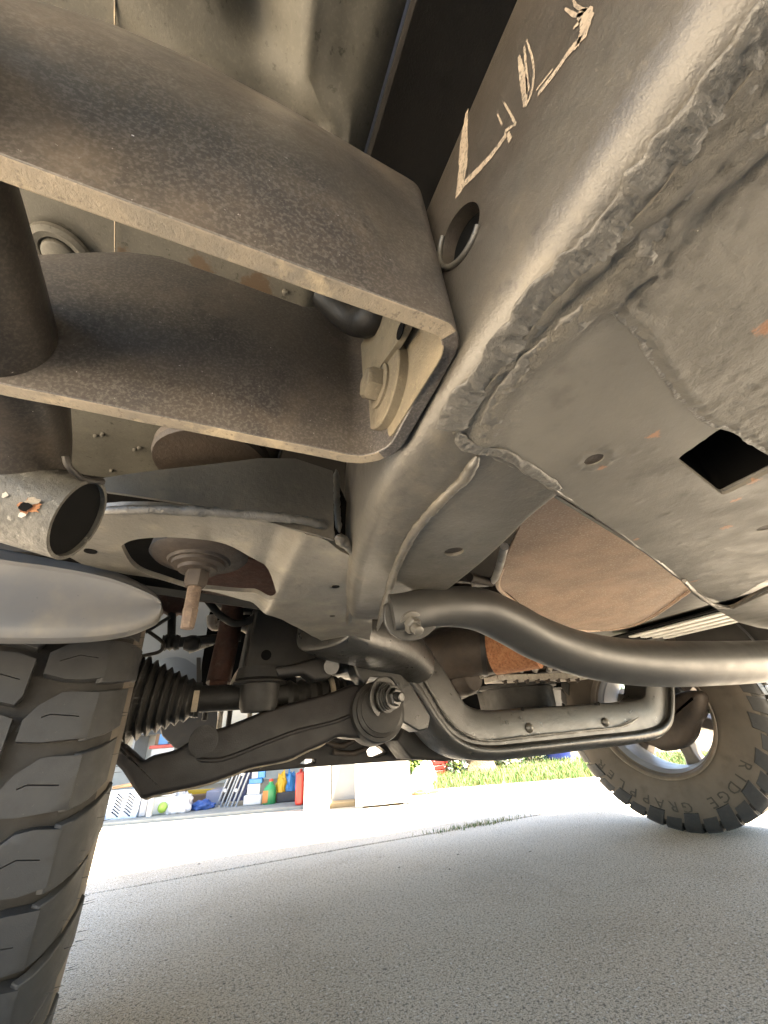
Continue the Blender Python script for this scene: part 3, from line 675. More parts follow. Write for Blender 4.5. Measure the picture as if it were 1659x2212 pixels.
def interp(T_, x):
    for (a, b), (c, d) in zip(T_[:-1], T_[1:]):
        if x <= c: return b+(d-b)*max(0, (x-a))/(c-a)
    return T_[-1][1]
half = next(i for i, p in enumerate(plan) if abs(p[1]-.14) < 1e-6)
zt = [interp(ztop_r if i <= half else ztop_f, p[0]) for i, p in enumerate(plan)]
zb = [(.575 if p[1] < .1 else .567+.008*max(0, (.16-p[1])/.06) if p[1] < .16 else .567)+.0002*math.sin(i*2.1) for i, p in enumerate(plan)]
def legprof(i, f):
    x = plan[i][0]; k = max(0, min(1, (.07-x)/.05)); b = math.sin(math.pi*min(1, max(0, f)))
    return .012*k*b*(1 if i < half else -1)*(1 if i < half else .6)
leg = wall('slider_leg', plan, zb, zt, -TH, [M['slider'], M['edge']], slider, nz=10, prof=legprof)
# bolted backing strap, cut slot and flange bolt inside the leg
xw = xo-TH
st = ats([(905, 640), (872, 720), (835, 800), (808, 850), (785, 852), (768, 835), (766, 770), (790, 755), (822, 700), (842, 640)], 'x', xw-.012)
bw = at(842, 840, 'x', xw-.0005)
wash = lathe('flange_washer', [(0, .0285), (-.006, .0285), (-.0068, .0278)], bw, (1, 0, 0), M['dusty'], slider, segs=48)
hexb = hexhead('hex_bolt', bw-XA*.007, (-1, 0, 0), .0115, .011, M['dusty'], slider, flange=.0148)
sheet('web_dust_face', [Vector((xw-.0008, p.y, p.z)) for p in rounded_poly([Vector((0, yr+.0115, .570)), Vector((0, yf-.026, .570)), Vector((0, yf-.026, .72)), Vector((0, yr+.0115, .72))], .008)], [], (.0007, 0, 0), M['dusty'], leg)
ch = [Vector((xw-.02, .155, .62)), Vector((xw-.02, .163, .70)), Vector((xw-.02, .21, .70)), Vector((xw-.02, .185, .605))]
fl = at(800, 800, 'x', xw-.014)
sheet('strap_tab', rounded_poly(ats([(842, 640), (905, 650), (858, 740), (822, 790), (806, 848), (780, 850), (767, 825), (765, 768)], 'x', xw-.010), .004, 3), [], (.004, 0, 0), M['dusty'], slider, bevel=.0006)
lathe('slot_hole', [(0, .005), (-.0006, .005)], at(866, 715, 'x', xw-.0112), XA, M['black'], slider, segs=18)
tube('inner_hose', smooth_path([at(700, 640, 'y', .17), at(760, 690, 'y', .165), at(800, 690, 'y', .15), at(830, 655, 'y', .14)], 5), .011, M['dark'], slider, segs=14)
# main tube and kicked-out end
ex = -.1; LT = .026
tp = [Vector((-.118, -.6, .596)), Vector((-.118, 0, .596)), Vector((-.121, .17, .595)), Vector((-.126, .24, .586)), Vector((-.1285, .268, .570))]
main = tube('slider_tube', smooth_path(tp, 6), .0262, M['slidertube'], slider, segs=32)
ce = at(172, 1122, 'y', .272)
ax_end = Vector((.961, -.062, -.271)).normalized()
outer_end = ce - ax_end*.34
kt_rings = []
for s in np.linspace(-.34, 0, 24):
    c = ce+ax_end*s; u1 = ax_end.cross(UP).normalized(); u2 = u1.cross(ax_end)
    kt_rings.append([c+(u1*math.cos(2*math.pi*k/40)+u2*math.sin(2*math.pi*k/40))*.0272 for k in range(40)])
inn = [[p+(kt_rings[i].__getitem__(k)-(ce+ax_end*s))*-.085 for k, p in enumerate(kt_rings[i])] for i, s in [(23, 0.0), (17, -.34+.34*17/23)]]
M['kick'] = mk('sun bleached flaking slider paint', (.12, .112, .098), (.06, .057, .05), 60, [((.05, .047, .042), 80, .52, .66, .6), ((.4, .38, .33), 170, .6, .72, .5),
   ('near', (.02, .018, .016), [(*(ce+ax_end*-.06+Vector((0, -.015, .028))), .03), (*(ce+ax_end*-.02+Vector((0, -.008, .03))), .028), (*(ce+ax_end*-.10+Vector((0, -.01, .028))), .03)], .95),
   ('near', (.32, .13, .05), [(*(ce+ax_end*-.05+Vector((0, -.026, .012))), .008)], .9)], rough=.55, bump=(300, .6, .0015))
kick = loft('slider_end_tube', kt_rings+inn, M['kick'], slider, cap=False, angle=45)
loft('tube_bore', [[ce+ax_end*-.003+(p-ce)*.915 for p in kt_rings[23]], [ce+ax_end*-.2+(p-ce)*.915 for p in kt_rings[23]]], M['black'], kick, cap=True)  # tube mouth closed in black for its dark inside
wl_ = smooth_path([at(140, 985, 'y', .235), at(150, 1010, 'y', .24), at(180, 1035, 'y', .25), at(222, 1040, 'y', .26)], 5)
tube('weld_bead', wl_, .0018, M['dark'], kick, segs=8, jit=.4)
def on_tube(u, v):
    """where the sight line meets the end tube's near side"""
    d = (F_ + R_*((u-829.5)/FPX) - U_*((v-1106)/FPX)).normalized(); o = CAM-ce
    dp = d-ax_end*d.dot(ax_end); op = o-ax_end*o.dot(ax_end); A = dp.dot(dp); B = 2*dp.dot(op); Cc = op.dot(op)-(.0275)**2; D = max(0, B*B-4*A*Cc)
    t = (-B-math.sqrt(D))/(2*A); p = CAM+d*t; n = (p-ce)-ax_end*(p-ce).dot(ax_end); return p, n.normalized()
def patch(name, pts, mat, lift):
    P = [on_tube(u, v) for u, v in pts]; c = on_tube(sum(p[0] for p in pts)/len(pts), sum(p[1] for p in pts)/len(pts))
    V = [c[0]+c[1]*lift]+[p+n*lift for p, n in P]; k = len(P)
    return mesh(name, V, [(0, 1+i, 1+(i+1) % k) for i in range(k)], mat, kick)
def ragged(cu, cv, ru, rv, n, sd):
    r_ = random.Random(sd); return [(cu+ru*math.cos(2*math.pi*k/n)*r_.uniform(.6, 1.25), cv+rv*math.sin(2*math.pi*k/n)*r_.uniform(.6, 1.3)) for k in range(n)]
patch('rust_patch', ragged(66, 1094, 26, 16, 22, 4), M['rust'], .0004)
patch('rust_flake', ragged(74, 1084, 18, 8, 14, 9), M['edge'], .0011)
patch('rust_flake', ragged(50, 1112, 10, 5, 12, 12), M['pale'], .0011)
patch('rust_hole', ragged(58, 1095, 15, 9, 14, 6), M['black'], .0016)
patch('rust_flake', ragged(12, 1070, 7, 6, 10, 15), M['pale'], .0008)

# ================================================================ INNER FENDER LIP (smooth plastic) in front of the tyre
rings = []
prof = [  # u, crest v, crease v, belly v, bottom v
    (-330, 1120, 1150, 1290, 1392), (-150, 1148, 1178, 1310, 1395), (0, 1180, 1208, 1322, 1394), (100, 1200, 1222, 1326, 1394), (180, 1214, 1236, 1326, 1391), (240, 1228, 1250, 1325, 1384), (285, 1246, 1266, 1322, 1374), (315, 1264, 1279, 1316, 1362), (334, 1279, 1289, 1312, 1352), (344, 1292, 1297, 1310, 1338), (348, 1300, 1302, 1308, 1322)]
for u, a, b, c, d in prof:
    y0 = .50
    ring = [at(u, a, 'y', y0+.035), at(u, (a+b)/2, 'y', y0+.020), at(u, b-3, 'y', y0+.006), at(u, b, 'y', y0-.002), at(u, b+4, 'y', y0+.004), at(u, b+(c-b)*.35, 'y', y0+.008), at(u, b+(c-b)*.75, 'y', y0+.006), at(u, c, 'y', y0+.002), at(u, c+(d-c)*.4, 'y', y0-.002), at(u, c+(d-c)*.8, 'y', y0-.001), at(u, d, 'y', y0+.02),
            at(u, d, 'y', y0+.02)+Vector((0, .02, .006)), at(u, a, 'y', y0+.035)+Vector((0, .03, 0))]
    rings.append(ring)
# refine along length
NR = len(rings[0]); fine = []
cols = [smooth_path([r[k] for r in rings], 5) for k in range(NR)]
for i in range(len(cols[0])): fine.append([cols[k][i] for k in range(NR)])
lip = loft('fender_liner_lip', fine, M['plastic'], T, angle=60)
sb = lip.modifiers.new('s', 'SUBSURF'); sb.levels = 1; sb.render_levels = 1

# ================================================================ WHEELS
def tyre_mesh(name, r, wdt, mats, parent):
    """carcass only: bead, sidewalls, undertread; wheel axis = local X, inner sidewall at x = 0, outer at -wdt"""
    prof = [(-.012, .222), (-.004, .232), (.003, .252), (.006, .285), (.005, .32), (-.001, .35), (-.010, .368), (-.02, .378), (-.032, r-.0145), (-.05, r-.014), (-wdt/2, r-.014)]
    full = prof + [(-wdt-p[0], p[1]) for p in reversed(prof[:-1])]
    o = lathe(name, full, (0, 0, 0), XA, mats, parent, segs=128, closed=True)
    for p in o.data.polygons:
        c = p.center; rr = math.hypot(c.y, c.z)
        if rr < r-.03 and len(mats) > 1: p.material_index = 1
    return o
def wrap_mesh(name, out2, holes, r, depth, mats, nsub=1):
    """a tread block: outline in (x, arc length) laid on the cylinder"""
    O = [Vector((x, s, 0)) for x, s in out2]; H = [[Vector((x, s, 0)) for x, s in h] for h in holes]
    tmp = sheet('tmp', O, H, (0, 0, -depth), mats, None, grid=.012)
    me = tmp.data; bpy.data.objects.remove(tmp)
    for v in me.vertices:
        x, s, z = v.co; a = s/r; top = z > -depth*.5
        rr = r if top else r-depth
        crown = .9*(max(0, abs(x+.135)-.08))**2 ; rr -= crown
        f = 1 if top else 1.0
        v.co = (x, -math.cos(a)*rr, math.sin(a)*rr)
    me.update(); me.name = name
    bm = bmesh.new(); bm.from_mesh(me)
    bmesh.ops.recalc_face_normals(bm, faces=bm.faces); bm.to_mesh(me); bm.free()
    return me
def block_obj(name, me, wheel, ang, bev=.0012):
    o = bpy.data.objects.new(name, me); COL.objects.link(o); o.parent = wheel; o.rotation_euler = (ang, 0, 0)
    if bev:
        b = o.modifiers.new('b', 'BEVEL'); b.width = bev; b.segments = 1; b.limit_method = 'ANGLE'; b.angle_limit = rad(45)
    return o
def slit(pts, wd):
    P = [Vector((x, s, 0)) for x, s in pts]; L = []; R = []
    for i, p in enumerate(P):
        t = (P[min(i+1, len(P)-1)]-P[max(i-1, 0)]).normalized(); n = Vector((-t.y, t.x, 0))*wd
        L.append((p+n)[:2]); R.append((p-n)[:2])
    return L+R[::-1]
def lug_mesh(name, x0r0, ang_w, th, skew):
    """shoulder lug that wraps over the corner onto the sidewall"""
    V = []; n = len(x0r0); K = 3
    for (x, r, t) in x0r0:
        for j in range(K+1):
            a = (-.5+j/K)*ang_w + skew*(.40-r)
            V.append((x, -math.cos(a)*r, math.sin(a)*r))
    for (x, r, t) in x0r0:
        for j in range(K+1):
            a = (-.5+j/K)*ang_w*1.06 + skew*(.40-r)
            V.append((x-t*.8, -math.cos(a)*(r-t*.6), math.sin(a)*(r-t*.6)))
    Fc = []; m = K+1; o = n*m
    for i in range(n-1):
        for j in range(K):
            Fc.append((i*m+j, i*m+j+1, (i+1)*m+j+1, (i+1)*m+j)); Fc.append((o+i*m+j+1, o+i*m+j, o+(i+1)*m+j, o+(i+1)*m+j+1))
        Fc.append((i*m, (i+1)*m, o+(i+1)*m, o+i*m)); Fc.append((i*m+K, o+i*m+K, o+(i+1)*m+K, (i+1)*m+K))
    for j in range(K):
        Fc.append((j, o+j, o+j+1, j+1)); e = (n-1)*m; Fc.append((e+j, e+j+1, o+e+j+1, o+e+j))
    tmp = mesh(name, V, Fc, M['tread'], None); me = tmp.data; bpy.data.objects.remove(tmp); sharp(me, 30); return me
NB = 37; R_T = .40; PIT = 2*math.pi/NB; AL = PIT*R_T
# two alternating shoulder blocks (x from the inner shoulder outwards, s along the tread)
bA = [(-.034, 0.0251), (-.058, 0.0283), (-.074, 0.0262), (-.0975, 0.0064), (-.0965, -0.0203), (-.074, -0.0262), (-.056, -0.0273), (-.034, -0.0240)]
bB = [(-.034, 0.0251), (-.062, 0.0262), (-.072, 0.0251), (-.090, 0.0112), (-.0995, -0.0042), (-.099, -0.0251), (-.076, -0.0273), (-.056, -0.0262), (-.034, -0.0251)]
sA = slit([(-.046, .001), (-.066, .0045), (-.085, -.004)], .0006); sB = slit([(-.048, -.002), (-.076, .0012), (-.084, -.002)], .0006)
cA = [(-.1085, 0.0213), (-.128, 0.0289), (-.158, 0.0309), (-.159, -0.0203), (-.136, -0.0256), (-.112, -0.0320), (-.1075, -0.0224)]
meA = wrap_mesh('tread_block', bA, [sA], R_T, .013, [M['tread']]); meB = wrap_mesh('tread_block', bB, [sB], R_T, .013, [M['tread']])
meC = wrap_mesh('tread_block', cA, [slit([(-.116, -.004), (-.135, .002), (-.148, .003)], .0006)], R_T+.0005, .013, [M['tread']])
def mirror_me(me):
    m2 = me.copy()
    for v in m2.vertices: v.co = (-.27-v.co.x, v.co.y, v.co.z)
    m2.flip_normals(); return m2
meA2, meB2 = mirror_me(meA), mirror_me(meB)
lug1 = lug_mesh('shoulder_lug', [(-.036, R_T-.001, .008), (-.025, R_T-.0055, .009), (-.015, R_T-.0145, .009), (-.007, R_T-.027, .009), (.0005, R_T-.045, .008), (.0058, R_T-.062, .006)], PIT*.86, .011, 1.2)
lug2 = lug_mesh('shoulder_lug', [(-.036, R_T-.002, .009), (-.0255, R_T-.0075, .009), (-.0165, R_T-.0165, .009), (-.009, R_T-.030, .009), (-.002, R_T-.046, .007)], PIT*.80, .012, 1.2)
def wheel(name, loc, steer, inner_sign=1, lettering=False, label=None):
    wh = empty(name); wh.parent = T; wh.location = loc; wh.rotation_euler = (0, 0, steer)
    if inner_sign < 0: wh.scale = (-1, 1, 1)
    if label: wh['label'] = label
    ty = tyre_mesh('tyre', R_T, .27, [M['groove'], M['sidewall']], wh)
    for k in range(NB):
        a = k*PIT+.03
        block_obj('tread_block', meA if k % 2 else meB, wh, a)
        block_obj('shoulder_lug', lug1 if k % 2 else lug2, wh, a+PIT*.02, .001)
        block_obj('tread_block', meC, wh, a+PIT*.35)
        if k % 2 == 0 or True: block_obj('tread_block', meA2 if k % 2 else meB2, wh, a+PIT*.5, 0)
    # wear bars and moulded groove ribs
    rb = [(x, R_T-.016+h) for x, h in ((0, 0),)]
    V = []; Fc = []
    for k in range(0, NB, 3):
        for j in range(10):
            a = k*PIT+.03+PIT*.5; x = -.05-.0065*j
            for (dx, ds, h) in ((-.0018, -.0035, 0), (.0018, -.0035, 0), (.0030, .0035, 0), (-.0006, .0035, 0), (-.0018, -.0035, 1), (.0018, -.0035, 1), (.0030, .0035, 1), (-.0006, .0035, 1)):
                r = R_T-.0165+.0025*h; aa = a+ds/R_T; V.append((x+dx, -math.cos(aa)*r, math.sin(aa)*r))
            b = len(V)-8; Fc += [(b, b+1, b+2, b+3), (b+4, b+5, b+6, b+7), (b, b+1, b+5, b+4), (b+1, b+2, b+6, b+5), (b+2, b+3, b+7, b+6), (b+3, b, b+4, b+7)]
    o = mesh('groove_ribs', V, Fc, M['tread'], wh, smooth=False); o['kind'] = 'stuff'
    # rubber whiskers left by the mould
    V = []; Fc = []
    rnd = random.Random(3)
    for k in range(230):
        a = 2*math.pi*k/230+rnd.uniform(-.012, .012); x0, r0 = rnd.choice([(-.004, R_T-.02), (.004, R_T-.05), (-.012, R_T-.008), (.006, R_T-.04)]); L_ = rnd.uniform(.006, .012); cu = rnd.uniform(-.3, .3)
        b = len(V)
        for j in range(4):
            t = j/3; p = Vector((x0+L_*t, -math.cos(a+cu*.012*t*t)*r0, math.sin(a+cu*.012*t*t)*r0)); w_ = .00042*(1-.6*t)
            for (dy, dz) in ((w_, 0), (-w_*.5, w_*.8), (-w_*.5, -w_*.8)): V.append((p.x, p.y+dy, p.z+dz))
        for j in range(3):
            for q in range(3): Fc.append((b+j*3+q, b+j*3+(q+1) % 3, b+j*3+3+(q+1) % 3, b+j*3+3+q))
    o = mesh('rubber_whiskers', V, Fc, M['rubber'], wh); o['kind'] = 'stuff'
    # rim: barrel, lips, spokes, hub
    bar = [(-.006, .232), (.0, .2345), (.002, .231), (-.002, .224), (-.012, .219), (-.022, .221), (-.028, .214), (-.05, .208), (-.062, .2065), (-.066, .203), (-.16, .198), (-.205, .2), (-.222, .21), (-.24, .215), (-.25, .232), (-.254, .232), (-.252, .236), (-.24, .228), (-.2, .214), (-.06, .222), (-.02, .232)]
    rim = lathe('rim', bar, (0, 0, 0), XA, [M['rim'], M['rimlip']], wh, segs=96, closed=True)
    for p in rim.data.polygons:
        if p.center.x > -.032: p.material_index = 1
    hubm = lathe('hub', [(-.2, .085), (-.21, .09), (-.235, .085), (-.24, .05)], (0, 0, 0), XA, M['castbrown'], wh, segs=40)
    for k in range(6):
        a = 2*math.pi*k/6+.37
        ca, sa = math.cos(a), math.sin(a); rr = []
        for (r, w2, x, d) in ((.07, .052, -.19, .05), (.12, .04, -.195, .045), (.17, .036, -.2, .04), (.205, .05, -.2, .045)):
            rr.append([Vector((x-dx, ca*r-sa*s, sa*r+ca*s)) for dx, s in ((0, -w2*.55), (0, w2*.55), (d, w2), (d, -w2))])
        loft('spoke', rr, M['rimlip'], wh, bevel=.004)
    return wh
WL = wheel('front_wheel', (-.155, 1.02, R_T), rad(10), label='front wheel close to the camera, tread blocks facing back')
WR = wheel('front_wheel', (1.785, 1.295, R_T*1.03), rad(14), inner_sign=-1, label='front wheel on the far side, inner sidewall and rim barrel showing')

WR.scale = (-1.03, 1.03, 1.03)
# raised lettering on the far tyre's inner sidewall
def letters():
    txt = 'RIDGE GRAPPLER'; Rt = .318; span = rad(118); 
    for i, chx in enumerate(txt):
        if chx == ' ': continue
        cu = bpy.data.curves.new('t', 'FONT'); cu.body = chx; cu.size = .052; cu.align_x = 'CENTER'; cu.extrude = .0012; cu.resolution_u = 2
        o = bpy.data.objects.new('t', cu); COL.objects.link(o); dg = bpy.context.evaluated_depsgraph_get(); dg.update()
        me = bpy.data.meshes.new_from_object(o.evaluated_get(dg)); bpy.data.objects.remove(o); bpy.data.curves.remove(cu)
        f = (i+.5)/len(txt)-.5; V = []; b = 0
        for v in me.vertices:
            # letter tops point outward; the tyre is mirrored, so x runs the other way along the arc
            ang = -f*span*-1 + v.co.x/Rt*1.0; r = Rt-.016+v.co.y*.9
            th_ = -math.pi/2 + ang*DIRL
            V.append((.0052+v.co.z, math.cos(th_)*r*1.0, math.sin(th_)*r))
        Fc = [tuple(p.vertices) for p in me.polygons]; bpy.data.meshes.remove(me)
        mesh('raised_letter', V, Fc, M['letter'], WR, smooth=False)
DIRL = 1
letters()

# ================================================================ SUSPENSION, LEFT SIDE
YA0 = .985
la = [(246, 1598), (262, 1606), (285, 1626), (307, 1643), (332, 1631), (380, 1619), (414, 1597), (432, 1576), (470, 1574), (520, 1556), (586, 1530), (650, 1512), (720, 1494), (765, 1478), (810, 1490), (846, 1530), (850, 1570), (820, 1592), (772, 1596), (735, 1592), (705, 1606), (660, 1625), (620, 1644), (540, 1660), (510, 1672), (440, 1696), (346, 1716), (310, 1726), (296, 1716), (262, 1664), (240, 1640)]
lca = pillow('lower_control_arm', smooth_path([at(u, v, 'y', YA0) for u, v in la+la[:1]], 3)[:-1], (0, .085, 0), .009, M['arm'], T)
bead('arm_flange', [(308, 1724), (346, 1713), (440, 1692), (510, 1668), (545, 1655), (620, 1640), (662, 1620), (704, 1604)], 'y', YA0+.03, .0055, M['edge'], parent=lca, jit=.2)
bead('arm_crease', [(420, 1640), (480, 1640), (560, 1610), (640, 1580), (720, 1560), (770, 1540)], 'y', YA0+.002, .005, M['arm'], parent=lca, jit=.1)
tube('bump_boss', [at(440, 1600, 'y', YA0-.01), at(440, 1600, 'y', YA0+.06)], .028, M['arm'], lca, segs=20)
# pivot bushing stack
bc = at(822, 1533, 'y', .955)
bush = lathe('pivot_bushing', [(.08, .068), (.02, .068), (.012, .066), (.01, .058), (0, .058), (-.004, .05), (-.008, .05), (-.01, .04), (-.012, .03)], bc, (.05, 1, -.1), M['dark'], T, segs=40)
cb = at(832, 1508, 'y', .925); cax = Vector((.35, -1, -.1)).normalized()
cb = at(828, 1506, 'y', .95)
for k, (d, r) in enumerate(((0, .046), (.012, .034), (.018, .031), (.024, .028), (.030, .025))):
    lathe('washer', [(d, r), (d+.0048, r), (d+.0055, r*.93)], cb, cax, M['xmem'], bush, segs=32)
hx = hexhead('hex_nut', cb+cax*.036, cax, .021, .014, M['xmem'], bush, flange=.026)
lathe('bolt_end', [(.045, .011), (.062, .0105), (.064, .008)], cb, cax, M['xmem'], bush, segs=16)
# cam bracket around it
cbk = [(762, 1432), (800, 1425), (850, 1440), (890, 1480), (915, 1520), (930, 1545), (925, 1575), (905, 1580), (870, 1560), (868, 1500), (845, 1465), (800, 1462), (790, 1480), (772, 1460)]
camb = sheet('cam_bracket', ats(cbk, 'y', .99), [], (0, .06, 0), M['xmem'], T, bevel=.004)
# dark stamped tower and rail horn above the arm
def beam_early(P):
    rr = []
    for i, p in enumerate(P):
        t = (P[min(i+1, len(P)-1)]-P[max(i-1, 0)]).normalized(); s_ = t.cross(UP).normalized(); n = s_.cross(t)
        w_, h_ = .08, .055
        rr.append([p+s_*x+n*z for x, z in ((w_, h_*.6), (w_*.6, h_), (-w_*.6, h_), (-w_, h_*.6), (-w_, -h_*.5), (-w_*.75, -h_*.9), (-w_*.3, -h_), (w_*.3, -h_), (w_*.75, -h_*.9), (w_, -h_*.5))])
    hh = loft('frame_horn', rr, M['xmem'], T, angle=80); m_ = hh.modifiers.new('s', 'SUBSURF'); m_.levels = m_.render_levels = 2; return hh
tower = sheet('spring_tower', ats([(560, 1290), (690, 1320), (760, 1370), (735, 1440), (700, 1450), (592, 1446), (528, 1448)], 'y', 1.0), [], (0, .25, .02), M['dark'], T, bevel=.006)
lathe('tower_hole', [(0, .012), (-.001, .012)], at(575, 1415, 'y', .998), YA, M['black'], tower, segs=18)
hp = smooth_path([at(700, 1345, 'y', .80), at(742, 1368, 'y', .84), at(800, 1385, 'y', .90), at(850, 1405, 'y', .98), at(885, 1440, 'y', 1.06)], 6)
horn = beam_early(hp)
armb = pillow('tower_bracket', [at(u, v, 'y', .95) for u, v in ((592, 1442), (640, 1432), (690, 1418), (718, 1422), (722, 1450), (712, 1466), (680, 1470), (655, 1455), (600, 1462))], (0, .05, 0), .008, M['dark'], T)
tube('bracket_nub', [at(716, 1440, 'y', .94), at(716, 1440, 'y', .99)], .018, M['xmem'], armb, segs=14)
# CV axle and boots
def boot(name, p0, p1, r0, r1, n, amp, mat, parent=None):
    a = Vector(p1)-Vector(p0); L_ = a.length; prof = [(0, r0*.92), (L_*.03, r0*.96)]
    for k in range(n):
        t0 = .06+.88*k/n; t1 = .06+.88*(k+.5)/n; ra = r0+(r1-r0)*t0; rb_ = r0+(r1-r0)*t1
        prof += [(L_*(t0-.012), ra*(1-amp)), (L_*t0+L_*.01, ra*(1-amp)), (L_*(t1-.008), rb_*(1+amp*.5)), (L_*(t1+.008), rb_*(1+amp*.5))]
    prof += [(L_*.95, r1*.95), (L_, r1)]
    return lathe(name, prof, p0, a, mat, parent, segs=40)
axle = tube('axle_shaft', [at(250, 1500, 'y', 1.06), at(430, 1510, 'y', 1.06), at(620, 1500, 'y', 1.06)], [.03, .028, .028], M['rubber'], T, segs=20)
cv0 = at(282, 1508, 'y', 1.05); cv1 = at(424, 1512, 'y', 1.05)
b1 = boot('cv_boot', cv0, cv1, .088, .036, 7, .1, M['rubber'], axle)
lathe('boot_clamp', [(0, .036), (.008, .036)], at(424, 1512, 'y', 1.05), XA, M['rubber'], axle, segs=28)
box('clamp_buckle', at(421, 1520, 'y', 1.013)+Vector((-.006, -.003, -.016)), at(421, 1520, 'y', 1.013)+Vector((.006, .002, .026)), M['edge'], axle, .001)
lathe('boot_clamp', [(0, .09), (.012, .091)], cv0-XA*.014, XA, M['drust'], axle, segs=36)
b2 = boot('cv_boot', at(735, 1515, 'y', 1.1), at(600, 1512, 'y', 1.08), .062, .04, 5, .12, M['rubber'], axle)
lathe('boot_clamp', [(0, .064), (.01, .064)], at(704, 1515, 'y', 1.09), XA, M['edge'], axle, segs=32)
# bump stop cup
bs = at(562, 1480, 'y', 1.0)
bst = lathe('bump_stop', [(.035, .052), (.012, .056), (.006, .045), (-.045, .041), (-.055, .036)], bs, UP, M['rubber'], T, segs=32)
lathe('stop_flange', [(.006, .06), (.002, .061), (0, .05)], bs, UP, M['dark'], bst, segs=32)
# rusty shock with pale knuckle behind
sh = tube('shock_absorber', [at(505, 1290, 'y', 1.13), at(498, 1352, 'y', 1.13), at(471, 1476, 'y', 1.10)], [.029, .029, .028], M['drust'], T, segs=28)
lathe('shock_eye', [(-.02, .022), (.02, .022)], at(470, 1486, 'y', 1.09), XA, M['drust'], sh, segs=20)
tube('spring_coil', smooth_path(ats([(458, 1330), (462, 1352), (500, 1345), (540, 1362), (552, 1385), (545, 1410), (530, 1440), (516, 1462), (506, 1482)], 'y', 1.22), 6), .014, M['pale'], sh, segs=14)
tube('spring_coil', smooth_path(ats([(575, 1310), (570, 1350), (560, 1385), (545, 1430), (536, 1450)], 'y', 1.26), 5), .012, M['pale'], sh, segs=12)
tube('pale_casting', smooth_path(ats([(452, 1312), (470, 1302), (485, 1312)], 'y', 1.2), 5), .012, M['pale'], sh, segs=12)
tube('brake_hose', smooth_path(ats([(440, 1285), (455, 1305), (475, 1328), (505, 1346), (535, 1342), (558, 1325), (575, 1300)], 'y', 1.05), 6), .009, M['rubber'], T, segs=12)
tube('dark_hose', smooth_path(ats([(470, 1290), (510, 1310), (560, 1310), (600, 1290)], 'y', 1.16), 5), .02, M['rubber'], T, segs=12)
# upper ball joint, tie rod, brake line
kn = pillow('steering_knuckle', [at(u, v, 'y', 1.14) for u, v in ((325, 1255), (360, 1262), (395, 1275), (420, 1290), (418, 1310), (405, 1325), (385, 1322), (372, 1330), (352, 1318), (340, 1332), (332, 1310), (340, 1290))], (0, .04, 0), .01, M['drust'], T)
tube('ball_stud', [at(372, 1318, 'y', 1.15), at(370, 1380, 'y', 1.15)], .010, M['rubber'], kn, segs=14)
tr = boot('tie_rod_boot', at(350, 1388, 'y', 1.15), at(388, 1388, 'y', 1.15), .02, .018, 3, .15, M['rubber'], kn)
lathe('tie_rod_ball', [(-.022, .006), (-.018, .016), (-.006, .021), (.006, .021), (.018, .016), (.022, .008)], at(415, 1390, 'y', 1.15), XA, M['rubber'], kn, segs=24)
tube('tie_rod', [at(385, 1388, 'y', 1.15), at(520, 1376, 'y', 1.15)], .013, M['rubber'], kn, segs=16)
tube('pale_link', [at(408, 1408, 'y', 1.18), at(460, 1390, 'y', 1.18)], .005, M['pale'], kn, segs=8)
tube('brake_line', smooth_path(ats([(318, 1362), (332, 1372), (350, 1386), (354, 1396), (344, 1408), (322, 1414), (304, 1418)], 'y', 1.08), 6), .0042, M['dark'], T, segs=10)
tube('brake_line', ats([(314, 1366), (368, 1332)], 'y', 1.08), .0045, M['rubber'], T, segs=10)
# pale splash panel in the front of the wheel well
pan = [(285, 1270), (428, 1255), (432, 1530), (285, 1500)]
spl = sheet('splash_panel', ats(pan, 'y', 1.55), [], (0, .004, 0), M['bluegrey'], T, grid=.03, disp=lambda p: YA*(.02*math.sin(p.x*16)+.006*noise.noise(p*7)))
sheet('splash_edge', ats([(424, 1255), (433, 1255), (434, 1530), (425, 1530)], 'y', 1.53), [], (0, .01, 0), M['tubeblk'], spl)
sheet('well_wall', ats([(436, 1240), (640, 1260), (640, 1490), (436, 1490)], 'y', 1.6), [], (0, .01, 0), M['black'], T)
disc = ats([(395, 1560), (425, 1520), (470, 1508), (520, 1512), (560, 1530), (560, 1610), (440, 1620), (405, 1612), (380, 1610), (360, 1590), (352, 1575)], 'y', 1.75)
sheet('bumper_valance', ats([(327, 1548), (344, 1566), (350, 1590), (378, 1617), (470, 1622), (470, 1500), (440, 1495)], 'y', 1.5), [], (0, .012, 0), M['plastic'], T, bevel=.003)
for a in (((447, 1515), (441, 1556)), ((480, 1515), (472, 1580)), ((500, 1515), (492, 1575)), ((545, 1510), (535, 1570))):
    tube('sway_bar_link', ats(a, 'y', 1.3), .007, M['pale' if a[0][0] in (480, 545) else 'dark'], T, segs=8)

# ================================================================ FRONT CROSSMEMBER (U shaped) AND SKID
path = [(700, 1392), (770, 1398), (850, 1425), (900, 1470), (938, 1530), (975, 1572), (1030, 1588), (1120, 1582), (1250, 1570), (1350, 1560), (1392, 1545), (1402, 1505), (1400, 1440)]
PX = smooth_path([at(u, v, 'y', 1.10) for u, v in path], 6)
def beam(name, P, prof, mat, parent):
    rr = []
    for i, p in enumerate(P):
        t = (P[min(i+1, len(P)-1)]-P[max(i-1, 0)]).normalized(); n = t.cross(YA).normalized()
        k_ = 1.32-.32*min(1, i/(len(P)*.5)); rr.append([p+YA*a*k_+n*b*k_ for a, b in prof])
    return loft(name, rr, mat, parent, angle=35)
bp_ = [(.05, .056), (-.034, .056), (-.041, .053), (-.045, .046), (-.046, .0), (-.046, -.022), (-.050, -.026), (-.062, -.028), (-.065, -.032), (-.065, -.038), (-.058, -.047), (-.04, -.055), (.05, -.055)]
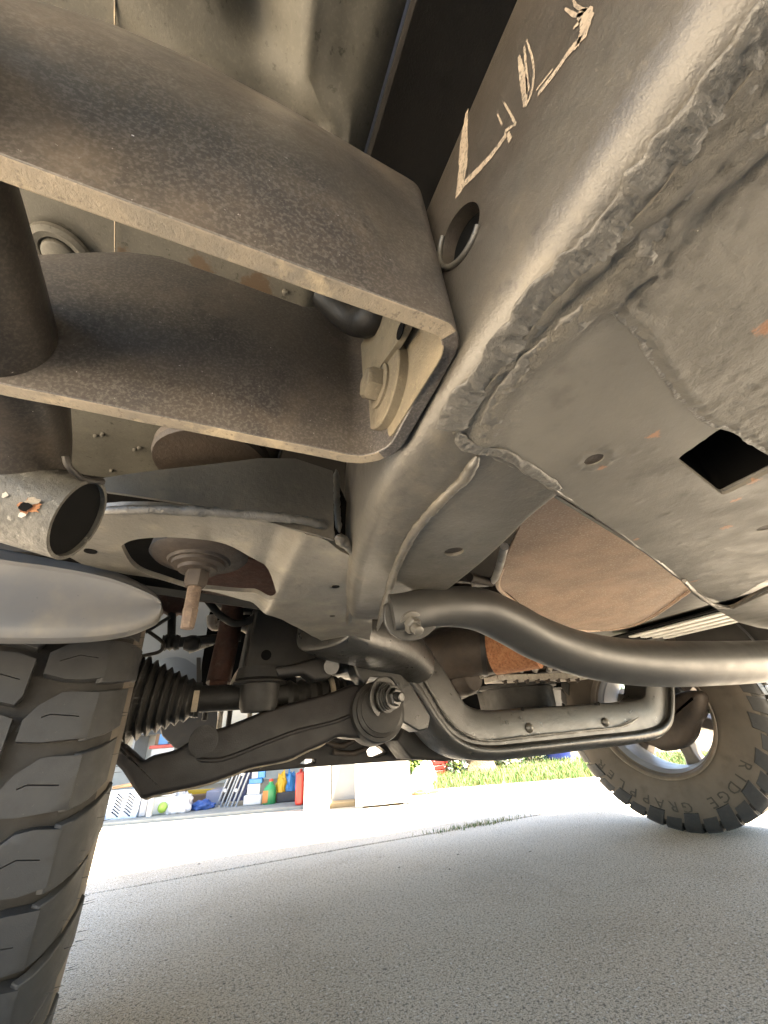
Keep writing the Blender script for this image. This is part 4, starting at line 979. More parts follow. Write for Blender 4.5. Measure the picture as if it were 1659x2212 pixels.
bp_ = [(a, b*1.14) for a, b in bp_]
fx = beam('front_crossmember', PX, bp_, M['xmem'], T)
bead('seam_bead', [(905, 1450), (935, 1500), (970, 1555), (1010, 1588), (1060, 1600), (1120, 1594), (1250, 1580), (1340, 1570), (1380, 1550)], 'y', 1.043, .0034, M['seal'], parent=fx, jit=.7)
for (u, v) in ((1144, 1572), (1308, 1560)):
    lathe('rivet_bump', [(0, .014), (-.004, .012), (-.008, .007), (-.010, .002)], at(u, v, 'y', 1.052), YA, M['frame'], fx, segs=16)
    lathe('drain_slot', [(0, .006), (-.001, .006)], at(u-15, v-40, 'y', 1.048), YA, M['black'], fx, segs=12)
sk = [(505, 1672), (560, 1640), (640, 1600), (720, 1585), (880, 1575), (960, 1600), (1100, 1612), (1250, 1600), (1395, 1572), (1400, 1590), (1340, 1612), (1240, 1606), (1100, 1624), (1000, 1640), (860, 1644), (740, 1652), (640, 1660)]
hk1 = [(648, 1650), (660, 1640), (682, 1640), (680, 1649), (664, 1653)]; hk2 = [(792, 1622), (800, 1614), (820, 1612), (838, 1626), (815, 1636), (796, 1634)]
skid = sheet('skid_plate', ats(sk, 'y', 1.42), [ats(hk1, 'y', 1.42), ats(hk2, 'y', 1.42)], (0, .05, .002), M['arm'], T, bevel=.003)
for L_ in ([(720, 1625), (760, 1628), (790, 1618)], [(848, 1590), (870, 1640)], [(930, 1600), (980, 1640)], [(560, 1655), (620, 1625), (690, 1612)], [(700, 1600), (735, 1612), (770, 1596)]):
    tube('skid_rib', smooth_path(ats(L_, 'y', 1.4), 5), .008, M['castbrown'], skid, segs=8)
lo = pillow('lower_skid_edge', [at(u, v, 'y', 1.2) for u, v in ((880, 1560), (930, 1600), (1000, 1622), (1100, 1618), (1300, 1600), (1395, 1570), (1415, 1570), (1410, 1592), (1330, 1612), (1240, 1612), (1100, 1632), (960, 1645), (890, 1640), (860, 1600))], (0, .12, 0), .01, M['dark'], T)
side = pillow('crossmember_mount', [at(u, v, 'y', 1.16) for u, v in ((1382, 1495), (1402, 1490), (1440, 1510), (1440, 1550), (1400, 1580), (1390, 1560))], (0, .1, 0), .006, M['dark'], T)

# bent black tube with flattened bolted end
tpx = [(846, 1322, .40), (885, 1318, .40), (930, 1312, .405), (985, 1310, .41), (1040, 1318, .42), (1100, 1345, .43), (1160, 1378, .44), (1240, 1408, .45), (1330, 1426, .455), (1430, 1433, .455), (1540, 1432, .455), (1659, 1427, .455), (1800, 1418, .455)]
TP = smooth_path([at(u, v, 'y', y) for u, v, y in tpx], 6)
TR = smooth_vals([.021, .022, .024, .026, .029, .031, .032, .0335, .035, .037, .038, .0385, .0385], 6)
TV = []; TF = []
for i, p in enumerate(TP):
    t = (TP[min(i+1, len(TP)-1)]-TP[max(i-1, 0)]).normalized(); up = (UP-t*UP.dot(t)).normalized(); s = t.cross(up)
    fl_ = 1-max(0, 1-i/24)*.72
    for k in range(32):
        a = 2*math.pi*k/32; TV.append(p+up*math.cos(a)*TR[i]*(1 if True else fl_)+s*math.sin(a)*TR[i]*fl_)
for i in range(len(TP)-1):
    for k in range(32): q = (k+1) % 32; TF.append((i*32+k, i*32+q, (i+1)*32+q, (i+1)*32+k))
TF.append(tuple(range(32))); TF.append(tuple((len(TP)-1)*32+k for k in range(32)))
bt = mesh('tubular_crossmember', TV, TF, M['tubeblk'], T)
tabp = [(832, 1308), (850, 1300), (930, 1288), (985, 1290), (960, 1330), (925, 1372), (885, 1385), (850, 1372), (832, 1345)]
sheet('mount_tab', smooth_path(ats(tabp+tabp[:1], 'y', .402), 3)[:-1], [], (0, .006, .002), M['tubeblk'], bt, bevel=.002)
bb = at(886, 1346, 'y', .398); bax = Vector((.12, -.75, -.65)).normalized()
hb1 = hexhead('hex_bolt', bb, bax, .0105, .011, M['frame'], bt, flange=.015)
lathe('bolt_end', [(.01, .006), (.02, .0058), (.021, .004)], bb, bax, M['frame'], hb1, segs=14)

# ================================================================ ENGINE, EXHAUST, FAR SIDE
e0 = at(985, 1405, 'y', 1.25); e1 = at(1160, 1378, 'y', 1.05)
ex = tube('exhaust_pipe', [at(940, 1420, 'y', 1.35), at(1000, 1405, 'y', 1.25), at(1060, 1402, 'y', 1.18), at(1150, 1395, 'y', 1.05)], [.085, .09, .085, .07], M['castbrown'], T, segs=28)
tube('pipe_band', [at(1040, 1403, 'y', 1.2), at(1050, 1403, 'y', 1.19)], .0905, M['dark'], ex, segs=28)
tube('pipe_rust', [at(1068, 1402, 'y', 1.165), at(1160, 1394, 'y', 1.04)], [.0865, .073], M['rust'], ex, segs=28)
cs = [(915, 1400), (960, 1350), (1010, 1345), (1040, 1380), (1030, 1430), (1050, 1450), (1045, 1485), (1020, 1505), (980, 1515), (950, 1490), (920, 1450)]
case = pillow('differential_housing', smooth_path([at(u, v, 'y', 1.32) for u, v in cs+cs[:1]], 3)[:-1], (0, .25, 0), .05, M['castbrown'], T, steps=6)
lathe('housing_boss', [(.05, .06), (0, .058), (-.03, .045), (-.04, .02)], at(1010, 1465, 'y', 1.3), (-.2, 1, 0), M['castbrown'], case, segs=28)
lathe('housing_boss', [(.03, .02), (0, .018), (-.012, .012)], at(1040, 1455, 'y', 1.27), (-.2, 1, 0), M['pale'], case, segs=18)
oil = lathe('oil_pan', [(-.12, .17), (.05, .18), (.055, .20), (.07, .20)], at(1150, 1500, 'y', 1.55)+Vector((0, .12, -.02)), UP, M['rubber'], T, segs=40)
pf = at(1170, 1461, 'y', 1.42); 
fb = box('pan_flange', (pf.x-.24, pf.y, pf.z-.014), (pf.x+.30, pf.y+.1, pf.z+.012), M['pale'], T, .004)
for k in range(8): hexhead('flange_bolt', (pf.x-.2+.06*k, pf.y+.01, pf.z-.014), (0, -.3, -1), .009, .012, M['castbrown'], fb, flange=.012)
pz = at(1150, 1425, 'y', 1.5); box('engine_block', (pz.x-.35, pz.y, pz.z-.05), (pz.x+.45, pz.y+.4, pz.z+.4), M['castbrown'], T, .02)
for k in range(5): tube('wiring_stub', ats([(1095+30*k, 1450), (1105+32*k, 1425-4*k)], 'y', 1.38), .012, M['pale'], fb, segs=8)
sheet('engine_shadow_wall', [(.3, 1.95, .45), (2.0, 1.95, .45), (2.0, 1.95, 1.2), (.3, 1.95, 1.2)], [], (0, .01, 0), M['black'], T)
# far CV boot and knuckle by the far wheel
rb0 = at(1400, 1515, 'y', 1.2); 
fb2 = boot('cv_boot', at(1388, 1525, 'y', 1.25), at(1455, 1500, 'y', 1.28), .075, .05, 4, .16, M['rubber'], T)
for k in range(3): lathe('boot_clamp', [(0, .066), (.006, .066)], at(1398+12*k, 1522-4*k, 'y', 1.23), (.9, .3, .3), M['pale'], fb2, segs=28)
kf = [(1395, 1560), (1415, 1530), (1450, 1500), (1490, 1492), (1512, 1505), (1508, 1545), (1495, 1565), (1488, 1592), (1468, 1615), (1430, 1624), (1405, 1614), (1380, 1600)]
kfo = pillow('steering_knuckle', smooth_path([at(u, v, 'x', 1.79) for u, v in kf+kf[:1]], 3)[:-1], (.09, 0, 0), .03, M['castbrown'], T, steps=5)
kfo['label'] = 'brown grimy hub knuckle inside the far wheel'
# far side running board seen below the crossmember
def rb_pt(u, v): return at(u, v, 'x', 1.95)
sp_ = sheet('inner_sill_panel', ats([(1240, 1390), (1270, 1350), (1480, 1255), (1600, 1240), (1760, 1220), (1760, 1300), (1600, 1312), (1520, 1338), (1440, 1372), (1400, 1400)], 'z', .672), [], (0, 0, .004), M['tubeblk'], T, grid=.03, disp=lambda p: UP*(-.012*math.cos((p.x-1.2)*14)))
rbk = empty('running_board'); rbk.parent = T
for k in range(4):
    x = 1.40+.064*k; box('tread_strip', (x, .15, .655), (x+.034, .98, .662), C_white, rbk, .003)
box('strip_backing', (1.38, .15, .664), (1.70, 1.05, .670), M['black'], rbk, .001)
sheet('sill_side', [Vector((1.70, -.3, .585)), Vector((1.70, .86, .585)), Vector((1.70, 1.0, .64)), Vector((1.70, 1.0, .69)), Vector((1.70, -.3, .69))], [], (.004, 0, 0), M['dark'], T)
# ================================================================ BODY SHELL (what keeps the sun off the ground)
def body():
    XL, XR = -.47, 2.13
    # side profile (Y, z): tail, bed, cab, windscreen, hood, nose
    prof = [(-3.5, .75), (-3.5, 1.25), (-1.5, 1.25), (-1.45, 1.8), (-.2, 1.82), (.55, 1.22), (1.5, 1.08), (1.72, .98), (1.76, .62), (1.7, .55)]
    V = []; Fc = []
    for x, inset in ((XL, 0), (XR, 0)):
        for y, z in prof: V.append((x + (.14 if z > 1.5 else 0)*(1 if x < 0 else -1), y, z))
    n = len(prof)
    for i in range(n-1): Fc.append((i, i+1, n+i+1, n+i))
    sh = mesh('body_shell', V, Fc, M['body'], T, smooth=False)
    md = sh.modifiers.new('s', 'SOLIDIFY'); md.thickness = .02
    for x, wy, zr in ((XL, 1.02, .825), (XR-.012, 1.29, .56)):
        arch = [(y, z) for y, z in [(wy+.45*math.cos(rad(a)), R_T+.0+(.46 if x < 0 else .42)*math.sin(rad(a))) for a in range(20, 161, 10)]]
        ol = [(-3.5, zr)] + [(-3.5, 1.24), (-1.5, 1.24), (-1.45, 1.5), (.2, 1.5), (.55, 1.2), (1.5, 1.07), (1.7, .97), (1.72, .58)] + arch + [(wy-.53, zr)]
        sheet('fender_side', [Vector((x, y, z)) for y, z in ol], [], (.012, 0, 0), M['body'], T)
    sheet('bed_floor', [(XL+.01, -3.45, .8), (XR-.02, -3.45, .8), (XR-.02, -.41, .8), (XL+.01, -.41, .8)], [], (0, 0, .01), M['dark'], T)
    bump_ = [(XL+.02, 1.7), (XL+.15, 1.95), (.0, 2.14), (.4, 2.15), (.85, 2.08), (1.4, 1.92), (XR-.15, 1.68), (XR-.02, 1.52), (XR-.05, 1.48), (XR-.25, 1.6), (1.4, 1.82), (.85, 1.98), (.3, 2.03), (XL+.25, 1.85), (XL+.1, 1.66)]
    sheet('bumper_sun_block', [Vector((x, y, .861)) for x, y in bump_[:8]+[(XR-.03, 1.3), (XL+.03, 1.3)]], [], (0, 0, .012), M['plastic'], T)  # unseen cover added to stop sun leaking between hood and bumper
    sheet('front_bumper', [Vector((x, y, .66)) for x, y in bump_], [], (0, 0, .2), M['plastic'], T, bevel=.01)
    for x0, x1, wy in ((-.47, -.02, 1.02), (1.68, 2.1, 1.29)):
        arch = [Vector((0, wy+.56*math.cos(rad(a)), R_T+.06+.54*math.sin(rad(a)))) for a in range(0, 139 if x0 < 0 else 181, 6)]
        ring = [[Vector((x, p.y, p.z)) for p in arch] for x in (x0, x1)]
        V = ring[0]+ring[1]; n = len(arch)
        lnr = mesh('wheel_well_liner', V, [(i, i+1, n+i+1, n+i) for i in range(n-1)], M['plastic'], T)
        if x0 < 0: lnr.data.materials[0] = M['bluegrey']
body()

# ================================================================ GARAGE AND WHAT STANDS IN IT
def pm(name, c, rough=.6, c2=None, **k): return mk(name, c, c2 or tuple(x*.86 for x in c), 8, rough=rough, gain=.72, **k)
C_ = dict(white=pm('white paint', (.78, .77, .74)), wall=pm('off white garage wall', (.66, .65, .6), .8), slab=pm('painted garage slab', (.36, .37, .34), .8, layers=[((.2, .2, .18), 12, .55, .75, .5)]),
    basket=pm('white blue plastic', (.6, .68, .78), .4), tan=pm('tan cloth', (.55, .33, .18), .9), clear=pm('cloudy plastic', (.5, .55, .55), .35), green=pm('green plastic', (.02, .3, .1), .4),
    lime=pm('lime plastic', (.3, .5, .08), .5), bag=pm('white plastic bag', (.7, .7, .72), .4), red=pm('red plastic', (.6, .05, .035), .4), blue=pm('blue tarpaulin', (.03, .1, .34), .5), navy=pm('navy chair fabric', (.03, .045, .12), .7),
    steel=pm('grey chair tube', (.35, .38, .42), .4, metal=.3), grey=pm('grey plastic', (.4, .42, .45), .5), lav=pm('lavender grey cardboard', (.33, .33, .4), .8), yellow=pm('yellow plastic', (.7, .42, .02), .5), brown=pm('brown cardboard', (.22, .13, .07), .85),
    orange=pm('orange print', (.6, .22, .05), .6), sky=pm('bright blue plastic', (.03, .24, .6), .4), dk=pm('dark grey fabric', (.05, .05, .055), .8), wood=pm('bare wood', (.4, .3, .17), .85), lid=pm('pale grey bin', (.55, .58, .6), .5), bluew=pm('dark blue plastic', (.02, .05, .3), .4),
    terra=pm('terracotta', (.5, .2, .1), .8), bark=pm('stump bark', (.3, .22, .13), .9, bump=(60, .8, .02)), leafy=pm('yellow green leaf', (.2, .28, .03), .6), leafd=pm('dark green leaf', (.035, .08, .03), .6), petal=pm('pale petals', (.7, .68, .6), .7))
def gl(u, v, z=.0):
    """garage coordinates (a along the front, b inwards) of a ground point"""
    d = at(u, v, 'z', z)-G0; return d.dot(GX), d.dot(GY)
GM = Matrix(((GX.x, GY.x, 0, G0.x), (GX.y, GY.y, 0, G0.y), (0, 0, 1, 0), (0, 0, 0, 1)))
def atb(u, v, b):
    """point on the upright plane parallel to the garage front, b metres behind it, in garage coordinates"""
    d = F_ + R_*((u-829.5)/FPX) - U_*((v-1106)/FPX); o = CAM-G0
    t = (b-o.dot(GY))/d.dot(GY); p = o+d*t; return Vector((p.dot(GX), p.dot(GY), p.z))
ZG = .02
def gbox(name, a0, a1, b0, b1, z0, z1, mat, parent=None, bevel=.006): return box(name, (a0, b0, z0), (a1, b1, z1), mat, parent, bevel, M=GM)
def thing(name, a, b, z, label, cat, group=None):
    o = empty(name, GM @ Vector((a, b, z))); o.rotation_euler = (0, 0, math.atan2(GX.y, GX.x)); return tag(o, label, cat, group)
def lbox(name, lo, hi, mat, parent, bevel=.004): return box(name, lo, hi, mat, parent, bevel)
def span(u0, u1, vb, vt, z=ZG):
    """a-range, b and height of a thing whose foot runs from u0 to u1 at row vb and which reaches row vt"""
    a0, b0 = gl(u0, vb, z); a1 = atb(u1, vb, b0).x; zt = atb((u0+u1)/2, vt, b0).z
    return a0, a1, b0, zt

gar = thing('garage', -1.6, 1.2, 0, 'open garage with a grey floor slab and off white walls full of household things', 'garage')
def gpart(name, lo, hi, mat, bev=.004):
    M2 = gar.matrix_basis if False else None
    ox, oy = -1.6, 1.2
    return box(name, (lo[0]-ox, lo[1]-oy, lo[2]), (hi[0]-ox, hi[1]-oy, hi[2]), mat, gar, bev)
gpart('floor_slab', (-4.5, .0, -.08), (.02, 2.6, ZG), C_['slab'], .006)
gpart('back_wall', (-4.5, 2.6, -.08), (.6, 2.72, 2.5), C_['wall'])
gpart('side_wall', (-4.62, -.02, -.08), (-4.5, 2.72, 2.5), C_['wall'])
gpart('ceiling', (-4.62, -.02, 2.5), (.6, 2.72, 2.6), C_['wall'])
gpart('door_header', (-4.62, -.06, 2.12), (.6, .0, 2.6), C_['white'])
gpart('sun_eave', (-4.9, -.24, 2.6), (.75, 2.9, 2.7), C_['white'])  # overhang out of view, added to keep sun off the garage floor
a0, a1, b0, zt = span(655, 711, 1753, 1655, 0)
gpart('door_jamb', (a0, b0, 0), (a1, b0+.12, 2.5), C_['white'], .004)
aw0, aw1, bw0, _ = span(713, 775, 1745, 1660, 0)
gpart('front_wall', (a1+.002, b0+.13, 0), (.6, b0+.2, 2.5), C_['grey'])
gpart('wood_sill', (a1+.003, b0+.02, 0), (a1+.22, b0+.128, .03), C_['wood'], .004)
gpart('inner_wall', (a0+.05, b0+.13, -.02), (a0+.1, 2.6, 2.5), C_['wall'])

def basket():
    a0, a1, b, zt = span(222, 297, 1772, 1706)
    t = thing('laundry_basket', (a0+a1)/2, b+.12, ZG, 'white blue plastic laundry basket with slanted slots beside the near tyre', 'laundry basket')
    w = (a1-a0)/2; h = zt-ZG; d = .12
    O = [Vector((x, -d, z)) for x, z in ((-w*.86, 0), (w*.86, 0), (w, h*.9), (-w, h*.9))]
    H = []
    for c in (-1, 1):
        for k in range(7):
            z = h*(.12+.1*k); x = c*w*.34+w*.02*(k-3); sl = .5
            L_ = w*.24; p = [Vector((x-L_, -d, z+L_*sl*1.4)), Vector((x-L_+.006, -d, z+L_*sl*1.4+.008)), Vector((x+L_, -d, z-L_*sl+.008)), Vector((x+L_-.004, -d, z-L_*sl))]
            H.append(p)
    sheet('front_panel', O, H, (0, .004, 0), C_['basket'], t)
    lbox('side_panel', (w*.9, -d, 0), (w*.93, d, h*.9), C_['basket'], t); lbox('side_panel', (-w*.93, -d, 0), (-w*.9, d, h*.9), C_['basket'], t)
    lbox('back_panel', (-w, d, 0), (w, d+.004, h*.9), C_['basket'], t); lbox('base', (-w*.86, -d, 0), (w*.86, d, .006), C_['basket'], t)
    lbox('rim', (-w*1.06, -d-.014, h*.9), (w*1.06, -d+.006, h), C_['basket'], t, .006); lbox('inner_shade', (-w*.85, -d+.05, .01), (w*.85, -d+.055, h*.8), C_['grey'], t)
    cl = pillow('folded_towel', [GM @ Vector((a0+(a1-a0)*x, b+.02, zt+.03*z)) for x, z in ((0, .1), (.3, .25), (.6, .4), (1.02, .6), (1.05, 1.3), (.7, 1.35), (.3, 1.0), (0, .8))], GY*.18, .008, C_['tan'])
    tag(cl, 'tan folded towel lying across the top of the laundry basket', 'towel')
    wb = box('white_container', (a0+.02, b+.3, ZG), (a1-.02, b+.5, zt+.13), C_['white'], None, .01, M=GM); tag(wb, 'tall white container with a ribbed side behind the laundry basket', 'container')
    for k in range(2): box('rib', (a0+.03, b+.297, zt+.04+.03*k), (a1-.06, b+.3005, zt+.047+.03*k), C_['grey'], wb, .001, M=GM)
basket()
def simple(name, u0, u1, vb, vt, dep, mat, label, cat, bev=.008, lid=None, zbase=ZG, db=0):
    a0, a1, b, zt = span(u0, u1, vb, vt)
    b += db
    t = thing(name, (a0+a1)/2, b, ZG, label, cat); w = (a1-a0)/2; h = zt-ZG
    lbox('body', (-w, 0, 0), (w, dep, h*(.9 if lid else 1)), mat, t, bev)
    if lid: lbox('lid', (-w*1.04, -.006, h*.9+.0005), (w*1.04, dep+.006, h), lid, t, .004)
    return t, w, h
simple('storage_tote', 297, 313, 1766, 1716, .2, C_['grey'], 'narrow grey tote right of the laundry basket', 'tote', lid=C_['lid'])
simple('white_board', 314, 324, 1766, 1718, .02, C_['white'], 'thin white board standing upright between the grey tote and the clear bin', 'board', .002)
t, w, h = simple('clear_bin', 326, 372, 1762, 1716, .2, C_['clear'], 'cloudy clear plastic bin with a lime green item inside', 'bin', lid=C_['lid'])
lathe('lime_ball', [(-.03, .001), (-.025, .02), (-.01, .032), (.01, .032), (.025, .02), (.03, .001)], (0, -.004, h*.35), YA, C_['lime'], t, segs=16)
t, w, h = simple('cardboard_box', 428, 466, 1747, 1712, .25, C_['lav'], 'lavender grey box behind the blue tarpaulin', 'box', db=.12)
t, w, h = simple('brown_carton', 392, 430, 1747, 1722, .2, C_['brown'], 'dark brown carton behind the crumpled blue tarpaulin', 'carton', db=.16)
def crumple(name, u0, u1, vb, vt, mat, label, cat, seed, dep=.12):
    a0, a1, b, zt = span(u0, u1, vb, vt); c = GM @ Vector(((a0+a1)/2, b+dep*.5, ZG)); w = (a1-a0)/2; h = zt-ZG
    bm = bmesh.new(); bmesh.ops.create_icosphere(bm, subdivisions=4, radius=1)
    for v in bm.verts:
        n = noise.noise(v.co*2.1+Vector((seed, 0, 0)))*.35 + noise.noise(v.co*5.5+Vector((0, seed, 0)))*.22+abs(noise.noise(v.co*9))*.15
        p = v.co*(1+n); q = Vector((p.x*w, p.y*dep*.5, max(0, (p.z+.45)/1.5)*h))
        v.co = c + GX*q.x+GY*q.y+UP*q.z
    me = bpy.data.meshes.new(name); bm.to_mesh(me); bm.free(); o = link(name, me, mat); tag(o, label, cat); return o
crumple('plastic_bag', 352, 402, 1761, 1714, C_['bag'], 'crumpled white plastic bag in front of the clear bin', 'bag', 2)
crumple('red_cloth', 396, 418, 1752, 1736, C_['red'], 'small crumpled red cloth beside the blue tarpaulin', 'cloth', 5, .08)
crumple('blue_tarpaulin', 405, 453, 1753, 1730, C_['blue'], 'crumpled blue tarpaulin on the garage floor', 'tarpaulin', 8)
a0, a1, b, zt = span(372, 472, 1745, 1706); a0b = atb(374, 1718, b+.1); a1b = atb(472, 1706, b+.1)
yb = pillow('yellow_level', [GM @ p for p in (atb(372, 1719, b+.1), atb(472, 1713, b+.1), atb(472, 1703, b+.1), atb(372, 1709, b+.1))], GY*.03, .003, C_['yellow']); tag(yb, 'long yellow bar lying level across the boxes', 'bar')
def chairs():
    for k, (u, lab) in enumerate(((470, 'folded camp chair with grey tubes leaning leftmost of the two'), (494, 'folded navy camp chair leaning beside the blue packet'))):
        a, b = gl(u, 1744, ZG); t = thing('folding_chair', a, b+.03, ZG, lab, 'folding chair', 'folded camp chairs in the garage')
        for j in range(3):
            x = .035*j-.02; tube('chair_leg', [Vector((x, -.01*j, 0)), Vector((x+.14, -.01*j, .38))], .008, C_['steel'], t, segs=8)
        sheet('seat_fabric', [Vector((.0, .01, .03)), Vector((.09, .01, .03)), Vector((.22, .01, .38)), Vector((.13, .01, .38))], [], (0, .02, 0), C_['navy'] if k else C_['dk'], t)
        for z in (.1, .2, .3): lathe('joint', [(0, .012), (.012, .012)], (z*.37, -.02, z), YA, C_['lid'], t, segs=10)
chairs()
def packet():
    a0, a1, b, zt = span(524, 566, 1742, 1640); w = a1-a0; t = thing('mop_packet', a0, b, ZG, 'tall blue and white packet with an orange brown board standing by the green bottle', 'packet')
    h = zt-ZG
    lbox('white_base', (0, 0, 0), (w*.95, .07, h*.22), C_['white'], t, .01); lbox('stem', (w*.12, .02, h*.2205), (w*.8, .06, h*.45), C_['lid'], t); lbox('blue_sleeve', (w*.2, .01, h*.451), (w*.88, .065, h*.56), C_['sky'], t)
    lbox('window', (w*.3, .02, h*.561), (w*.62, .055, h*.95), C_['clear'], t); lbox('blue_top', (w*.63, .02, h*.561), (w*1.0, .055, h), C_['sky'], t); lbox('orange_board', (w*.02, .07, .002), (w*.25, .085, h*.97), C_['orange'], t)
packet()
def bottle():
    a0, a1, b, zt = span(563, 593, 1740, 1684); w = (a1-a0)/2; t = thing('spray_bottle', (a0+a1)/2, b+.04, ZG, 'green bottle with a red cap and an orange label', 'bottle'); h = zt-ZG
    rr = []
    for z, sx, sy, ox in ((0, .85, .5, 0), (.04, .95, .55, 0), (.55, .95, .55, 0), (.68, .8, .5, .05), (.78, .45, .35, .1), (.84, .3, .3, .12), (.9, .3, .3, .12)):
        rr.append([Vector((w*(ox+sx*math.cos(2*math.pi*k/20)), w*sy*math.sin(2*math.pi*k/20), h*z)) for k in range(20)])
    loft('bottle_body', rr, C_['green'], t); lathe('cap', [(0, w*.34), (h*.1, w*.3)], (w*.12, 0, h*.9), UP, C_['red'], t, segs=16)
    lbox('label', (-w*.9, -w*.55, h*.06), (-w*.1, -w*.44, h*.55), C_['orange'], t, .002)
bottle()
t, w, h = simple('dark_basket', 594, 638, 1736, 1712, .15, C_['dk'], 'low dark basket under the yellow and blue bag', 'basket', db=.02)
crumple('yellow_bag', 590, 618, 1735, 1672, C_['yellow'], 'yellow bag lying on the dark basket', 'bag', 11, .1)
crumple('blue_bag', 604, 637, 1733, 1668, C_['sky'], 'bright blue bag beside the red can', 'bag', 14, .1)
def can():
    a0, a1, b, zt = span(636, 654, 1741, 1664); w = a1-a0; t = thing('red_can', a0, b, ZG, 'tall red plastic can standing against the white door jamb', 'can'); h = zt-ZG
    lbox('body', (0, 0, 0), (w, .12, h*.94), C_['red'], t, .014); lathe('cap', [(0, .012), (.015, .012)], (w*.5, .06, h*.9405), UP, C_['red'], t, segs=12); tube('handle', [Vector((w*.5, .02, h*.93)), Vector((w*.5, .03, h)), Vector((w*.5, .09, h)), Vector((w*.5, .11, h*.93))], .006, C_['red'], t, segs=8)
can()
# things by the jamb
ja = a0; 
def pale_bins():
    a0, a1, b, zt = span(712, 754, 1738, 1689, 0); b = b-.0; z0 = .032
    t = thing('pale_bin', a0, b-.0, z0, 'pale grey stepped bin, lower of the two beside the white jamb', 'bin', 'pale bins by the jamb')
    w = a1-a0; h = zt-z0; d = .1
    O = [(0, 0), (w, 0), (w*.97, h*.72), (w*.78, h*.75), (w*.72, h*.97), (0, h)]
    pillow('bin_body', [Vector((x, 0, z)) for x, z in O], (0, d, 0), .004, C_['lid'], t)
    lbox('base_rail', (-.0, -.004, -.002), (w, .0, h*.06), C_['grey'], t, .001)
    z1 = z0+h+.004; zt2 = zt+.16
    t = thing('pale_bin', a0, b, z1, 'pale grey bin, upper of the two beside the white jamb', 'bin', 'pale bins by the jamb'); h = zt2-z1; w *= .62
    pillow('bin_body', [Vector((x, 0, z)) for x, z in ((0, 0), (w*.95, 0), (w, h*.3), (w*.93, h*.6), (w, h), (0, h))], (0, d, 0), .004, C_['lid'], t); lbox('base_rail', (0, -.004, -.002), (w, 0, h*.05), C_['grey'], t, .001)
pale_bins()
a0, a1, b, zt = span(768, 889, 1748, 1600, 0)
t = thing('white_cabinet', a0, b, 0, 'white metal cabinet standing in the sun beside the lawn', 'cabinet'); w = a1-a0; h = .62
lbox('body', (0, 0, .012), (w, .3, h), C_['white'], t, .008); lbox('foot', (.01, .01, 0), (.05, .28, .0115), C_['grey'], t); lbox('foot', (w-.05, .01, 0), (w-.01, .28, .0115), C_['grey'], t); lbox('side_trim', (w+.0005, .02, .02), (w+.012, .28, h*.6), C_['grey'], t); lbox('base_strip', (0, -.004, .012), (w*.6, -.0005, .02), C_['lid'], t, .001)
# back wall shelf seen between boot and arm
def shelf():
    b = 2.2; p = atb(268, 1586, b); q = atb(320, 1580, b)
    t = thing('wall_shelf', p.x, b, 0, 'white shelf against the garage back wall, seen under the rubber boot', 'shelf'); z = (p.z+q.z)/2
    lbox('board', (-.5, 0, z-.03), (q.x-p.x, .38, z), C_['white'], t, .003); lbox('bracket', (.1, .05, z-.3), (.13, .38, z-.031), C_['grey'], t, .002)
    lbox('back_board', (-.5, .385, z-.6), (q.x-p.x, .398, z+.5), C_['wall'], t, .002)
    for k, (x, mm, w_, h_) in enumerate(((.0, 'orange', .07, .04), (.08, 'brown', .09, .06), (.19, 'sky', .05, .03))):
        o = box('shelf_box', (p.x+x, b+.1, z+.001), (p.x+x+w_, b+.2, z+h_), C_[mm], None, .004, M=GM); tag(o, ('small orange box', 'small brown box', 'small blue box')[k]+' lying on the white wall shelf', 'box')
    p = atb(328, 1618, b-.3); q = atb(378, 1608, b-.3)
    t = thing('red_trolley', p.x, b-.3, 0, 'white bin with a red rim against the garage back wall', 'bin'); lbox('bin_body', (0, 0, p.z-.25), (q.x-p.x, .25, p.z), C_['white'], t); lbox('red_rim', (-.03, -.01, p.z+.0005), (q.x-p.x+.02, .26, p.z+.035), C_['red'], t)
    lbox('leg', (.01, .01, 0), (.04, .2, p.z-.251), C_['grey'], t); lbox('leg', (q.x-p.x-.04, .01, 0), (q.x-p.x-.01, .2, p.z-.251), C_['grey'], t)
    o = box('blue_book', (p.x+.05, b-.28, p.z+.037), (p.x+.16, b-.15, p.z+.16), C_['sky'], None, .003, M=GM); tag(o, 'blue box standing on the red rim of the white bin', 'box')
    o = box('brown_book', (p.x+.0, b-.26, p.z+.037), (p.x+.045, b-.15, p.z+.19), C_['brown'], None, .003, M=GM); tag(o, 'brown box standing beside the blue box on the red rim', 'box')
shelf()

# ================================================================ GARDEN
def blades(name, pts, hmin, hmax, mats, wid, rnd):
    V = []; Fc = []; mi = []
    for (x, y, z) in pts:
        h = rnd.uniform(hmin, hmax); a = rnd.uniform(0, 6.28); lean = rnd.uniform(.1, .7)*h; dx, dy = math.cos(a)*lean, math.sin(a)*lean; wx, wy = -math.sin(a)*wid, math.cos(a)*wid; b = len(V)
        V += [(x-wx, y-wy, z), (x+wx, y+wy, z), (x+dx*.45+wx*.7, y+dy*.45+wy*.7, z+h*.62), (x+dx*.45-wx*.7, y+dy*.45-wy*.7, z+h*.62), (x+dx, y+dy, z+h)]
        m = rnd.choice(range(len(mats))); Fc += [(b, b+1, b+2, b+3), (b+3, b+2, b+4)]; mi += [m, m]
    me = bpy.data.meshes.new(name); me.from_pydata(V, [], Fc); me.update()
    o = link(name, me, mats, None, smooth=False)
    for p, k in zip(me.polygons, mi): p.material_index = k
    return o
rnd = random.Random(5)
M['grass2'] = mk('sunny grass', (.1, .21, .04), (.14, .25, .055), 5, rough=.7, gain=.7)
pts = []
